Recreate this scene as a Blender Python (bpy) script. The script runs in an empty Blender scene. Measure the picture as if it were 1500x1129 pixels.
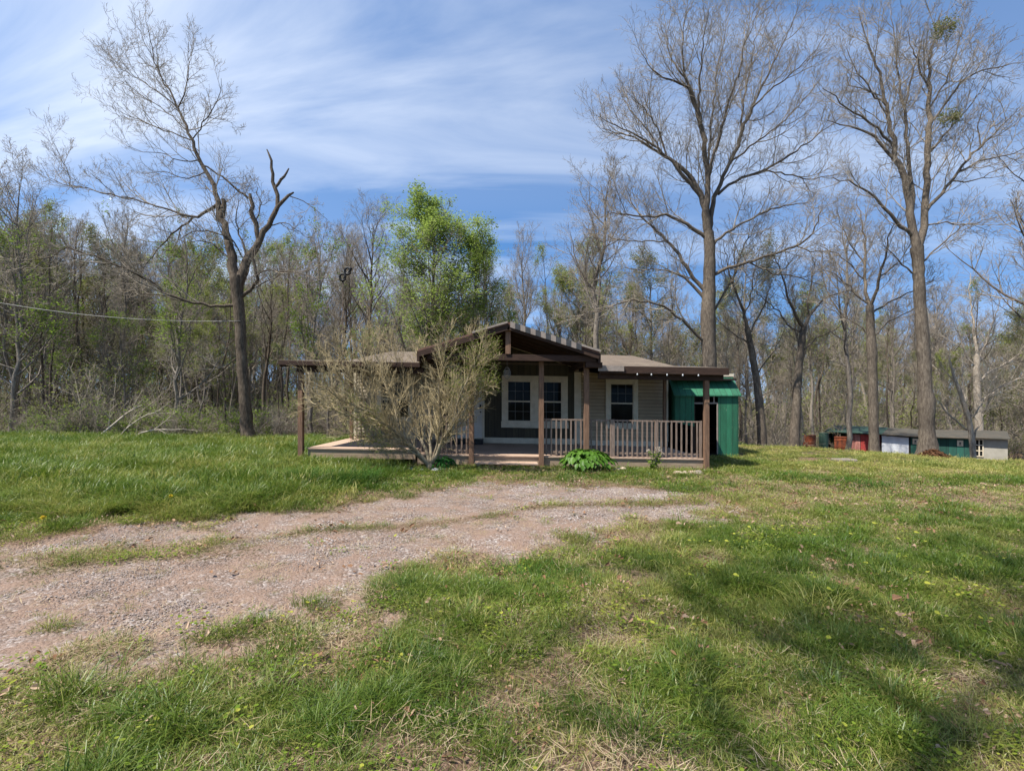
import bpy, math, random
import numpy as np
from mathutils import Vector, Matrix
random.seed(7)
rng = np.random.default_rng(11)
S = bpy.context.scene
COL = S.collection
PI = math.pi
CAMH, HOR, F = 1.7, 588.0, 700.0

def W(px, py, d):
    return np.array([(px-750)/F*d, d, CAMH+(HOR-py)/F*d])

# ------------------------------------------------------------------ materials
def mat(name):
    m = bpy.data.materials.new(name); m.use_nodes = True
    nt = m.node_tree; nt.nodes.clear()
    out = nt.nodes.new('ShaderNodeOutputMaterial')
    b = nt.nodes.new('ShaderNodeBsdfPrincipled')
    nt.links.new(b.outputs[0], out.inputs[0])
    return m, nt, b, out
def N(nt, t, **kw):
    n = nt.nodes.new('ShaderNode'+t)
    for k, v in kw.items():
        if k in n.inputs.keys(): n.inputs[k].default_value = v
        else: setattr(n, k, v)
    return n
def L(nt, a, b): nt.links.new(a, b)
def ramp(nt, fac, stops):
    r = N(nt, 'ValToRGB'); cr = r.color_ramp
    while len(cr.elements) < len(stops): cr.elements.new(0.5)
    for e, (p, c) in zip(cr.elements, stops):
        e.position = p; e.color = (*c, 1) if len(c) == 3 else c
    L(nt, fac, r.inputs[0]); return r
def noise(nt, scale, detail=4, rough=0.6, stretch=None, coord='Object', dist=0.0):
    tc = N(nt, 'TexCoord'); n = N(nt, 'TexNoise')
    n.inputs['Scale'].default_value = scale; n.inputs['Detail'].default_value = detail
    n.inputs['Roughness'].default_value = rough; n.inputs['Distortion'].default_value = dist
    if stretch:
        mp = N(nt, 'Mapping'); mp.inputs['Scale'].default_value = stretch
        L(nt, tc.outputs[coord], mp.inputs[0]); L(nt, mp.outputs[0], n.inputs['Vector'])
    else: L(nt, tc.outputs[coord], n.inputs['Vector'])
    return n
def bump(nt, b, h, strength=0.4, dist=0.02):
    bp = N(nt, 'Bump'); bp.inputs['Strength'].default_value = strength; bp.inputs['Distance'].default_value = dist
    L(nt, h, bp.inputs['Height']); L(nt, bp.outputs[0], b.inputs['Normal'])
def noisy(name, c1, c2, scale=6, stretch=None, rough=0.85, bs=0.3, c3=None, lo=0.3, hi=0.7, spec=0.3, bd=0.01):
    m, nt, b, o = mat(name)
    n = noise(nt, scale, 6, 0.65, stretch)
    st = [(lo, c1), (hi, c2)] if c3 is None else [(lo, c1), ((lo+hi)/2, c2), (hi, c3)]
    r = ramp(nt, n.outputs[0], st); L(nt, r.outputs[0], b.inputs['Base Color'])
    b.inputs['Roughness'].default_value = rough; b.inputs['Specular IOR Level'].default_value = spec
    if bs: bump(nt, b, n.outputs[0], bs, bd)
    return m
M = {}
M['post'] = noisy('stained_wood', (.085,.048,.03), (.24,.14,.085), 9, (6,6,.5))
M['dark_wood'] = noisy('dark_brown_wood', (.022,.012,.008), (.06,.032,.02), 8, (.6,5,5))
M['rail'] = noisy('weathered_rail', (.11,.075,.055), (.27,.20,.155), 9, (6,6,.6))
M['deck'] = noisy('deck_boards', (.30,.20,.14), (.52,.38,.28), 5, (.5,9,5))
M['deck_skirt'] = noisy('deck_skirt', (.20,.14,.09), (.38,.28,.19), 5, (.6,3,8))
M['white_paint'] = noisy('white_paint', (.52,.44,.31), (.68,.59,.44), 5, None, .5, .05)
M['door_paint'] = noisy('door_paint', (.50,.46,.40), (.62,.57,.50), 3, None, .45, .05)
M['siding'] = noisy('vinyl_siding', (.30,.215,.125), (.45,.34,.21), 1.6, (1,1,2), .6, .08)
def lap_mat(name, c1, c2, lap_shade):
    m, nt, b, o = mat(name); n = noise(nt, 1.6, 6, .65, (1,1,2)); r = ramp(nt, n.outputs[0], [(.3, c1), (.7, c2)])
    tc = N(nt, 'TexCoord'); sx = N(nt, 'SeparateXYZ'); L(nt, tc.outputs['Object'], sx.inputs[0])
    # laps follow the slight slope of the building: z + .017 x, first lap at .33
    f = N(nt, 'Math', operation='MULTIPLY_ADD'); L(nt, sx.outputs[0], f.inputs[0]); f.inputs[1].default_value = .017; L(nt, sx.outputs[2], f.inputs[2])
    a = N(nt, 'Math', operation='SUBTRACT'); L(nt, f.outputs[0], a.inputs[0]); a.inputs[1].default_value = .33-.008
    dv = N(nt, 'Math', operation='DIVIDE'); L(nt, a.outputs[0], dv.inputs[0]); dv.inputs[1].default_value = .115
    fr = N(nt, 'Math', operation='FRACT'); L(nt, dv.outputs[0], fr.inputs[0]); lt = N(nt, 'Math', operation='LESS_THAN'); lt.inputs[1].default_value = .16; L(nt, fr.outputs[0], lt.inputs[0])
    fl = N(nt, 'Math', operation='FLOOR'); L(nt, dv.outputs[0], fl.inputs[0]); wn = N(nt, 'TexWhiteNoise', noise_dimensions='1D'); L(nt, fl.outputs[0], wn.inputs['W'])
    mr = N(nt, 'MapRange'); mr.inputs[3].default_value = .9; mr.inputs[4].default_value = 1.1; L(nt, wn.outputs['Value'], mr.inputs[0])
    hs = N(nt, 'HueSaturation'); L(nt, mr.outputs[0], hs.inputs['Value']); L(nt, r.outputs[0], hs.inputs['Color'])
    mx = N(nt, 'MixRGB'); L(nt, lt.outputs[0], mx.inputs[0]); L(nt, hs.outputs[0], mx.inputs[1]); mx.inputs[2].default_value = (*lap_shade, 1)  # dark strip at each lap edge: the lap's shade line painted into the colour
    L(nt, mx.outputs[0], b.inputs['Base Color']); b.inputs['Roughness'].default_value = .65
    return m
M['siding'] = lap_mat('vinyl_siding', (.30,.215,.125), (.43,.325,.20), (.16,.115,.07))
M['siding_light'] = noisy('pale_siding', (.33,.27,.19), (.42,.35,.26), 2.5, (1,1,3), .6, .08)
M['black'] = noisy('black_metal', (.008,.008,.008), (.02,.02,.02), 8, None, .5, 0)
M['tin'] = noisy('tin', (.35,.36,.36), (.55,.56,.56), 4, None, .45, .1)
M['grey_board'] = noisy('shingle_dark', (.03,.033,.036), (.07,.072,.075), 12)
M['light_shingle'] = noisy('shingle_light', (.20,.165,.135), (.30,.25,.21), 12)
M['muntin'] = noisy('grey_muntin', (.12,.12,.11), (.2,.2,.19), 4, None, .5, 0)
M['rust'] = noisy('rust', (.05,.018,.012), (.30,.075,.025), 4, (1,1,.6), .8, .2, None, .35, .65)
M['stone_w'] = noisy('white_stone', (.45,.43,.40), (.80,.78,.74), 7, None, .8, .5)
M['stone_b'] = noisy('tan_stone', (.28,.20,.15), (.55,.44,.34), 6, None, .85, .5)
M['concrete'] = noisy('concrete', (.13,.11,.085), (.25,.21,.165), 6, None, .9, .4)
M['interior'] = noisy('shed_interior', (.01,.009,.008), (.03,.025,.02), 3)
M['wire'] = noisy('pale_cable', (.22,.21,.19), (.32,.31,.29), 5, None, .5, 0)

def board_mat(name, c1, c2, width, cseam, axis=0, chips=None):
    # vertical boards: seams across axis, streaky paint
    m, nt, b, o = mat(name)
    n = noise(nt, 4, 6, .7, (3,3,.45)); r = ramp(nt, n.outputs[0], [(.3, c1), (.72, c2)])
    tc = N(nt, 'TexCoord'); sx = N(nt, 'SeparateXYZ'); L(nt, tc.outputs['Object'], sx.inputs[0])
    f = N(nt, 'Math', operation='MULTIPLY'); f.inputs[1].default_value = 1/width; L(nt, sx.outputs[axis], f.inputs[0])
    fr = N(nt, 'Math', operation='FRACT'); L(nt, f.outputs[0], fr.inputs[0])
    lt = N(nt, 'Math', operation='LESS_THAN'); lt.inputs[1].default_value = .07; L(nt, fr.outputs[0], lt.inputs[0])
    mx = N(nt, 'MixRGB'); L(nt, lt.outputs[0], mx.inputs[0]); L(nt, r.outputs[0], mx.inputs[1]); mx.inputs[2].default_value = (*cseam, 1)
    fl = N(nt, 'Math', operation='FLOOR'); L(nt, f.outputs[0], fl.inputs[0])
    wn = N(nt, 'TexWhiteNoise', noise_dimensions='1D'); L(nt, fl.outputs[0], wn.inputs['W'])
    hs = N(nt, 'HueSaturation'); mr = N(nt, 'MapRange'); mr.inputs[3].default_value = .75; mr.inputs[4].default_value = 1.25
    L(nt, wn.outputs['Value'], mr.inputs[0]); L(nt, mr.outputs[0], hs.inputs['Value']); L(nt, mx.outputs[0], hs.inputs['Color'])
    last = hs
    if chips:
        n2 = noise(nt, 9, 8, .75, (4,4,.6)); r2 = ramp(nt, n2.outputs[0], [(.60, (0,0,0)), (.70, (.9,.9,.9))])
        m2 = N(nt, 'MixRGB'); L(nt, r2.outputs[0], m2.inputs[0]); L(nt, hs.outputs[0], m2.inputs[1]); m2.inputs[2].default_value = (*chips, 1); last = m2
    L(nt, last.outputs[0], b.inputs['Base Color']); b.inputs['Roughness'].default_value = .75
    bump(nt, b, fr.outputs[0], .15, .01)
    return m
M['dark_boards'] = board_mat('dark_board_wall', (.036,.029,.014), (.066,.053,.028), .2, (.012,.010,.007))
M['green'] = board_mat('green_painted_boards', (.010,.085,.038), (.022,.15,.075), .19, (.004,.03,.015), 0, (.17,.26,.15))
M['green_tin'] = noisy('green_tin', (.02,.045,.032), (.045,.085,.062), 3, (5,5,.5), .55, .1)
M['green_dark'] = board_mat('dark_green_panel', (.006,.05,.035), (.012,.085,.06), .35, (.004,.02,.016))
M['red_tin'] = board_mat('red_tin', (.22,.02,.015), (.42,.05,.04), .3, (.1,.01,.01), 0, (.45,.30,.25))
M['faded_red'] = board_mat('faded_red_tin', (.28,.06,.04), (.50,.26,.20), .12, (.3,.05,.04), 0, (.5,.4,.35))
M['white_sheet'] = noisy('white_sheet', (.55,.56,.58), (.78,.79,.80), 2, None, .6, .05)
M['grey_wall'] = noisy('grey_block_wall', (.27,.25,.20), (.38,.35,.29), 3, None, .9, .2)

def shingles(name, c1, c2, c3):
    m, nt, b, o = mat(name)
    tc = N(nt, 'TexCoord'); br = N(nt, 'TexBrick')
    L(nt, tc.outputs['Object'], br.inputs['Vector']); br.inputs['Scale'].default_value = 1
    br.inputs['Brick Width'].default_value = .3; br.inputs['Row Height'].default_value = .14
    br.inputs['Mortar Size'].default_value = .006
    br.inputs['Color1'].default_value = (*c1, 1); br.inputs['Color2'].default_value = (*c2, 1); br.inputs['Mortar'].default_value = (.04,.035,.03, 1)
    n = noise(nt, 2.2, 6, .7); mx = N(nt, 'MixRGB'); r = ramp(nt, n.outputs[0], [(.45, (0,0,0)), (.65, (.7,.7,.7))])
    L(nt, r.outputs[0], mx.inputs[0]); L(nt, br.outputs[0], mx.inputs[1]); mx.inputs[2].default_value = (*c3, 1)
    L(nt, mx.outputs[0], b.inputs['Base Color']); b.inputs['Roughness'].default_value = .95
    n3 = noise(nt, 60, 3, .7); bump(nt, b, n3.outputs[0], .4, .01)
    return m
M['shingle'] = shingles('brown_shingles', (.15,.11,.075), (.10,.072,.05), (.17,.135,.095))
M['old_roof'] = shingles('mossy_roofing', (.06,.055,.042), (.042,.04,.03), (.10,.075,.05))
M['red_shingle'] = shingles('reddish_shingles', (.15,.07,.05), (.10,.05,.035), (.20,.12,.08))

def glass_mat():
    m, nt, b, o = mat('window_glass')
    n = noise(nt, 1.5, 2, .5); r = ramp(nt, n.outputs[0], [(.4, (.006,.007,.007)), (.7, (.018,.02,.02))])
    L(nt, r.outputs[0], b.inputs['Base Color']); b.inputs['Roughness'].default_value = .04
    b.inputs['IOR'].default_value = 1.25; b.inputs['Specular IOR Level'].default_value = .2
    return m
M['glass'] = glass_mat()

def bark(name, c1, c2, c3, sc=7):
    m, nt, b, o = mat(name)
    n = noise(nt, sc, 6, .7, (3,3,.7)); r = ramp(nt, n.outputs[0], [(.28, c1), (.5, c2), (.72, c3)])
    n2 = noise(nt, 1.1, 3, .6); r2 = ramp(nt, n2.outputs[0], [(.35, (.75,.75,.75)), (.7, (1.2,1.2,1.15))])
    mx = N(nt, 'MixRGB', blend_type='MULTIPLY'); mx.inputs[0].default_value = 1
    L(nt, r.outputs[0], mx.inputs[1]); L(nt, r2.outputs[0], mx.inputs[2]); L(nt, mx.outputs[0], b.inputs['Base Color'])
    b.inputs['Roughness'].default_value = .95; b.inputs['Specular IOR Level'].default_value = .15
    bump(nt, b, n.outputs[0], .8, .04)
    return m
M['bark'] = bark('bark_grey_brown', (.055,.043,.032), (.125,.10,.078), (.22,.185,.145))
M['bark_wood'] = bark('bark_woodland', (.10,.082,.066), (.20,.17,.14), (.33,.29,.24))
M['bark_dark'] = bark('bark_dark', (.04,.03,.022), (.10,.076,.056), (.20,.16,.12))
M['bark_pale'] = bark('bark_pale', (.16,.125,.095), (.30,.25,.20), (.48,.43,.36))
M['twig'] = noisy('twigs', (.17,.14,.105), (.34,.29,.225), 3, None, .9, 0)
M['twig_pale'] = noisy('pale_twigs', (.30,.235,.165), (.52,.44,.33), 4, None, .9, 0)
M['bush_twig'] = noisy('bush_twigs', (.20,.155,.075), (.47,.38,.22), 4, None, .9, 0)
M['bush_bark'] = noisy('bush_bark', (.10,.08,.045), (.34,.28,.19), 6, (2,2,.6), .9, .3)
M['dead_wood'] = noisy('dead_wood', (.30,.25,.19), (.52,.45,.36), 4, None, .9, 0)

def leaf_mat(name, c1, c2, c3, scale=1.3, trans=.45, inst=False, gloss=0.0):
    m, nt, b, o = mat(name); nt.nodes.remove(b)
    n = noise(nt, scale, 4, .7)
    if inst:
        a = N(nt, 'Attribute', attribute_type='INSTANCER', attribute_name='tint')
        a2 = N(nt, 'Attribute', attribute_name='rnd')
        ad = N(nt, 'Math', operation='MULTIPLY_ADD'); L(nt, a2.outputs['Fac'], ad.inputs[0]); ad.inputs[1].default_value = .35
        L(nt, a.outputs['Fac'], ad.inputs[2]); fac = ad.outputs[0]
        r = ramp(nt, fac, [(.0, c1), (.5, c2), (1., c3)])
    else:
        r = ramp(nt, n.outputs[0], [(.3, c1), (.5, c2), (.7, c3)])
    d = N(nt, 'BsdfDiffuse'); t = N(nt, 'BsdfTranslucent'); mx = N(nt, 'MixShader'); mx.inputs[0].default_value = trans
    L(nt, r.outputs[0], d.inputs[0]); L(nt, r.outputs[0], t.inputs[0])
    L(nt, d.outputs[0], mx.inputs[1]); L(nt, t.outputs[0], mx.inputs[2])
    g = N(nt, 'BsdfGlossy'); g.inputs['Roughness'].default_value = .45; m2 = N(nt, 'MixShader'); m2.inputs[0].default_value = gloss
    L(nt, mx.outputs[0], m2.inputs[1]); L(nt, g.outputs[0], m2.inputs[2]); L(nt, m2.outputs[0], o.inputs[0])
    return m
M['leaf_spring'] = leaf_mat('spring_leaves', (.11,.17,.025), (.18,.26,.04), (.27,.34,.07))
M['leaf_tree'] = leaf_mat('tree_leaves', (.15,.22,.04), (.25,.33,.07), (.34,.42,.12), .8, .55)
M['leaf_bush'] = leaf_mat('bush_leaves', (.10,.14,.025), (.17,.21,.04), (.25,.27,.07))
M['leaf_pale'] = leaf_mat('pale_young_leaves', (.15,.19,.035), (.24,.28,.06), (.33,.35,.10))
M['leaf_olive'] = leaf_mat('olive_needles', (.11,.12,.04), (.17,.18,.065), (.24,.24,.10))
M['leaf_hosta'] = leaf_mat('hosta_leaves', (.035,.09,.008), (.065,.145,.016), (.11,.20,.03), 5, .25, gloss=.015)
M['leaf_dark'] = leaf_mat('dark_leaves', (.012,.05,.012), (.025,.09,.02), (.05,.14,.03), 5, .3)
M['grass'] = leaf_mat('grass_blades', (.036,.092,.009), (.125,.18,.02), (.38,.34,.10), 1, .4, True, .03)
M['straw'] = leaf_mat('straw_blades', (.28,.21,.12), (.36,.28,.17), (.46,.38,.25), 1, .2, True)
M['dead_leaf'] = leaf_mat('dead_leaves', (.14,.07,.035), (.27,.16,.095), (.42,.31,.22), 1, .15, True)
M['clover'] = leaf_mat('small_round_leaves', (.07,.14,.02), (.16,.22,.03), (.36,.36,.06), 1, .35, True)
M['flower_w'] = noisy('white_petals', (.6,.6,.55), (.8,.8,.75), 8, None, .8, 0)
M['flower_y'] = noisy('yellow_petals', (.65,.45,.02), (.8,.6,.05), 8, None, .8, 0)
M['gravelstone'] = leaf_mat('gravel_stones', (.16,.12,.10), (.27,.22,.19), (.44,.39,.36), 1, 0., True)

# ------------------------------------------------------------------ mesh tools
def mesh_np(name, V, polys_by_n, mats, midx=None, smooth=False, rnd=None):
    """V (n,3); polys_by_n list of arrays (m,k)."""
    me = bpy.data.meshes.new(name)
    V = np.asarray(V, dtype=np.float32); me.vertices.add(len(V)); me.vertices.foreach_set('co', V.ravel())
    li = np.concatenate([p.ravel() for p in polys_by_n]).astype(np.int32)
    tot = np.concatenate([np.full(len(p), p.shape[1]) for p in polys_by_n]).astype(np.int32)
    st = np.concatenate([[0], np.cumsum(tot)[:-1]]).astype(np.int32)
    me.loops.add(len(li)); me.loops.foreach_set('vertex_index', li)
    me.polygons.add(len(tot)); me.polygons.foreach_set('loop_start', st); me.polygons.foreach_set('loop_total', tot)
    for m in mats: me.materials.append(m)
    if midx is not None: me.polygons.foreach_set('material_index', np.asarray(midx, dtype=np.int32))
    me.polygons.foreach_set('use_smooth', np.full(len(tot), bool(smooth)))
    if rnd is not None:
        a = me.attributes.new('rnd', 'FLOAT', 'POINT'); a.data.foreach_set('value', np.asarray(rnd, dtype=np.float32))
    me.update(calc_edges=True); me.validate()
    return me

class MB:
    """collects boxes, tubes, polygons into ONE mesh"""
    def __init__(s): s.v = []; s.f = []; s.m = []; s.n = 0
    def add(s, vs, fs, mi=0):
        s.v.extend([tuple(map(float, p)) for p in vs]); s.f.extend([tuple(i+s.n for i in f) for f in fs]); s.m.extend([mi]*len(fs)); s.n += len(vs)
    def box(s, a, b, mi=0):
        x0,y0,z0 = a; x1,y1,z1 = b
        s.add([(x0,y0,z0),(x1,y0,z0),(x1,y1,z0),(x0,y1,z0),(x0,y0,z1),(x1,y0,z1),(x1,y1,z1),(x0,y1,z1)],
              [(0,3,2,1),(4,5,6,7),(0,1,5,4),(1,2,6,5),(2,3,7,6),(3,0,4,7)], mi)
    def prism(s, poly, ax, lo, hi, mi=0):
        """poly 2D in the other two axes, extruded along ax"""
        n = len(poly); vs = []
        for t in (lo, hi):
            for (a, b) in poly:
                vs.append({'x': (t,a,b), 'y': (a,t,b), 'z': (a,b,t)}[ax])
        s.add(vs, [tuple(range(n)), tuple(range(2*n-1, n-1, -1))]+[(i, (i+1)%n+0, (i+1)%n+n, i+n) for i in range(n)], mi)
    def beam(s, p, q, w, h, mi=0):
        p, q = Vector(p), Vector(q); d = (q-p).normalized(); u = d.cross(Vector((0,0,1)))
        if u.length < 1e-3: u = Vector((1,0,0))
        u.normalize(); v = u.cross(d).normalized(); u *= w/2; v *= h/2
        c = [p-u-v, p+u-v, p+u+v, p-u+v, q-u-v, q+u-v, q+u+v, q-u+v]
        s.add(c, [(0,1,2,3),(7,6,5,4),(0,4,5,1),(1,5,6,2),(2,6,7,3),(3,7,4,0)], mi)
    def tube(s, pts, r, k=6, mi=0, closed=False):
        pts = [Vector(p) for p in pts]; n = len(pts); vs = []
        rr = r if hasattr(r, '__len__') else [r]*n
        for i, p in enumerate(pts):
            a = pts[(i-1) % n] if (closed or i) else p; b = pts[(i+1) % n] if (closed or i < n-1) else p
            t = (b-a).normalized(); ref = Vector((.13,.31,1)) if abs(t.z) < .9 else Vector((1,.2,.1))
            u = t.cross(ref).normalized(); v = t.cross(u)
            for j in range(k):
                an = 2*PI*j/k; vs.append(p+(u*math.cos(an)+v*math.sin(an))*rr[i])
        fs = []
        for i in range(n if closed else n-1):
            i2 = (i+1) % n
            for j in range(k): fs.append((i*k+j, i*k+(j+1)%k, i2*k+(j+1)%k, i2*k+j))
        if not closed: fs += [tuple(range(k-1,-1,-1)), tuple((n-1)*k+j for j in range(k))]
        s.add(vs, fs, mi)
    def lathe(s, c, prof, k=16, mi=0):
        vs = []; n = len(prof)
        for (r, z) in prof:
            for j in range(k): an = 2*PI*j/k; vs.append((c[0]+r*math.cos(an), c[1]+r*math.sin(an), c[2]+z))
        fs = [(i*k+j, i*k+(j+1)%k, (i+1)*k+(j+1)%k, (i+1)*k+j) for i in range(n-1) for j in range(k)]
        s.add(vs, fs+[tuple(range(k-1,-1,-1)), tuple((n-1)*k+j for j in range(k))], mi)
    def build(s, name, mats, parent=None, shear=0.0, smooth=False, bevel=0.0, origin=None):
        mats = mats if isinstance(mats, (list, tuple)) else [mats]
        v = [(x, y, z+shear*x) for x, y, z in s.v] if shear else s.v
        if origin is not None: v = [(x-origin[0], y-origin[1], z-origin[2]) for x, y, z in v]
        me = bpy.data.meshes.new(name); me.from_pydata(v, [], s.f)
        for m in mats: me.materials.append(m)
        me.polygons.foreach_set('material_index', s.m); me.polygons.foreach_set('use_smooth', [smooth]*len(s.f)); me.update()
        o = bpy.data.objects.new(name, me); COL.objects.link(o)
        if origin is not None: o.location = origin
        if parent is not None: o.parent = parent
        if bevel:
            bv = o.modifiers.new('Bevel', 'BEVEL'); bv.width = bevel; bv.segments = 1; bv.limit_method = 'ANGLE'
        return o

def tag(o, label=None, cat=None, group=None, kind=None):
    if label: o['label'] = label
    if cat: o['category'] = cat
    if group: o['group'] = group
    if kind: o['kind'] = kind
    return o
def empty(name, loc, label=None, cat=None, group=None):
    o = bpy.data.objects.new(name, None); COL.objects.link(o); o.location = [float(a) for a in loc]; o.empty_display_size = .2
    return tag(o, label, cat, group)
def link_mesh(name, me, parent=None, loc=(0,0,0)):
    o = bpy.data.objects.new(name, me); COL.objects.link(o); o.location = [float(a) for a in loc]
    if parent is not None: o.parent = parent
    return o

# ------------------------------------------------------------------ value noise in numpy (for terrain and planting)
_G = rng.random((256, 256))
def vnoise(x, y):
    xi = np.floor(x).astype(int); yi = np.floor(y).astype(int); fx = x-xi; fy = y-yi
    fx = fx*fx*(3-2*fx); fy = fy*fy*(3-2*fy); a = xi & 255; b = yi & 255; a1 = (xi+1) & 255; b1 = (yi+1) & 255
    return (_G[a,b]*(1-fx)+_G[a1,b]*fx)*(1-fy)+(_G[a,b1]*(1-fx)+_G[a1,b1]*fx)*fy
def fbm(x, y, o=4):
    s = 0; am = .5; t = 0
    for i in range(o): s = s+am*vnoise(x*2**i+17*i, y*2**i+31*i); t += am; am *= .5
    return s/t
def sstep(a, b, x): t = np.clip((x-a)/(b-a), 0, 1); return t*t*(3-2*t)

# ------------------------------------------------------------------ terrain
def zbase(x, y):
    x = np.asarray(x, float); y = np.asarray(y, float)
    z = -.013*np.clip(x, -25, 30)
    cr = 19.3-2.6*sstep(6, 20, x)-.8*sstep(6, 20, -x)
    z = z-.25*sstep(11, 19, x)
    depth = 1.5+.7*sstep(5, 20, x)
    z = z-depth*sstep(0, 11, y-cr)
    z = z+3.0*sstep(60, 130, y)
    return z
def zg(x, y): 
    return float(zbase(x, y))+.0
drive = np.array([(-12,2.4),(-8.5,1.9),(-5.0,2.2),(-3.2,2.8),(-2.6,3.05),(-1.9,3.4),(-1.4,4.0),(-.95,4.9),(0,5.6),(1.39,6.45),(2.6,7.0),(3.5,7.35),(3.6,8.0),
                  (3.2,8.8),(2.1,9.8),(.6,10.1),(-.7,9.9),(-1.86,8.75),(-3.2,7.6),(-4.3,6.65),(-5.8,5.3),(-9,4.2),(-12,3.8)])
def poly_sd(P, x, y):
    d = np.full(x.shape, 1e9); ins = np.zeros(x.shape, bool); n = len(P)
    for i in range(n):
        ax, ay = P[i]; bx, by = P[(i+1) % n]; ex, ey = bx-ax, by-ay
        t = np.clip(((x-ax)*ex+(y-ay)*ey)/(ex*ex+ey*ey), 0, 1)
        d = np.minimum(d, np.hypot(x-ax-t*ex, y-ay-t*ey))
        c = ((ay > y) != (by > y)) & (x < ex*(y-ay)/(ey if ey else 1e-9)+ax); ins ^= c
    return np.where(ins, -d, d)
def gravel_f(x, y):
    sd = poly_sd(drive, x, y)
    n = fbm(x*1.1, y*1.1)-.5; n2 = fbm(x*4.5+9, y*4.5)-.5
    g = sstep(.36, -.42, sd+n*1.7+n2*1.9)*(1-.35*sstep(-2.4, -5, x)*sstep(.42, .6, fbm(x*2.2+4, y*2.2)))
    # grass strip between the wheel tracks at the left, and a tuft line before the porch
    st = np.exp(-((y-(5.0+.14*(x+5)))/.40)**2)*sstep(-2.2, -3.4, x)
    st2 = np.exp(-((y-(7.9+.20*(x-1)))/.28)**2)*sstep(-1.2, .4, x)*.6
    st3 = np.exp(-((y-(6.5+.42*(x+1.6)))/.25)**2)*sstep(-4.2, -2.6, x)*sstep(.5, -.6, x)*.75
    g = g*(1-np.clip((st+st2+st3)*(1.0+2.2*n), 0, 1)*.9)
    # faint worn track running on to the right
    b = np.exp(-((y-(8.35+.03*(x-4)))/.8)**2)*sstep(2.5, 4.2, x)*sstep(15, 6, x)
    g = np.maximum(g, b*(.28+1.3*n)*.9)
    return np.clip(g, 0, 1)
def dry_f(x, y):
    n = fbm(x*.8+40, y*.8+3); n2 = fbm(x*3.1+5, y*3.1+77)
    d = .95*sstep(.485, .60, n*.35+n2*.65+.0)
    b = np.exp(-((y-(8.6+.03*(x-4)))/1.7)**2)*sstep(3., 5., x)*.75
    sd = poly_sd(drive, x, y); e = np.exp(-(np.clip(sd, 0, 9)/.45)**2)*.7
    near = sstep(5.5, 2.4, np.hypot(x, y))*.40
    d = d+b+e+near*(n2*2)
    d = d-.5*sstep(-2.5, -6, x)*sstep(5.8, 7.5, y)
    return np.clip(d, 0, 1)
def long_f(x, y):  # long meadow grass at the left
    return sstep(-2.6, -4.5, x-.15*(y-8))*sstep(6.3, 7.6, y-.35*(x+5)*0-.0)*sstep(22, 18, y)
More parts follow.
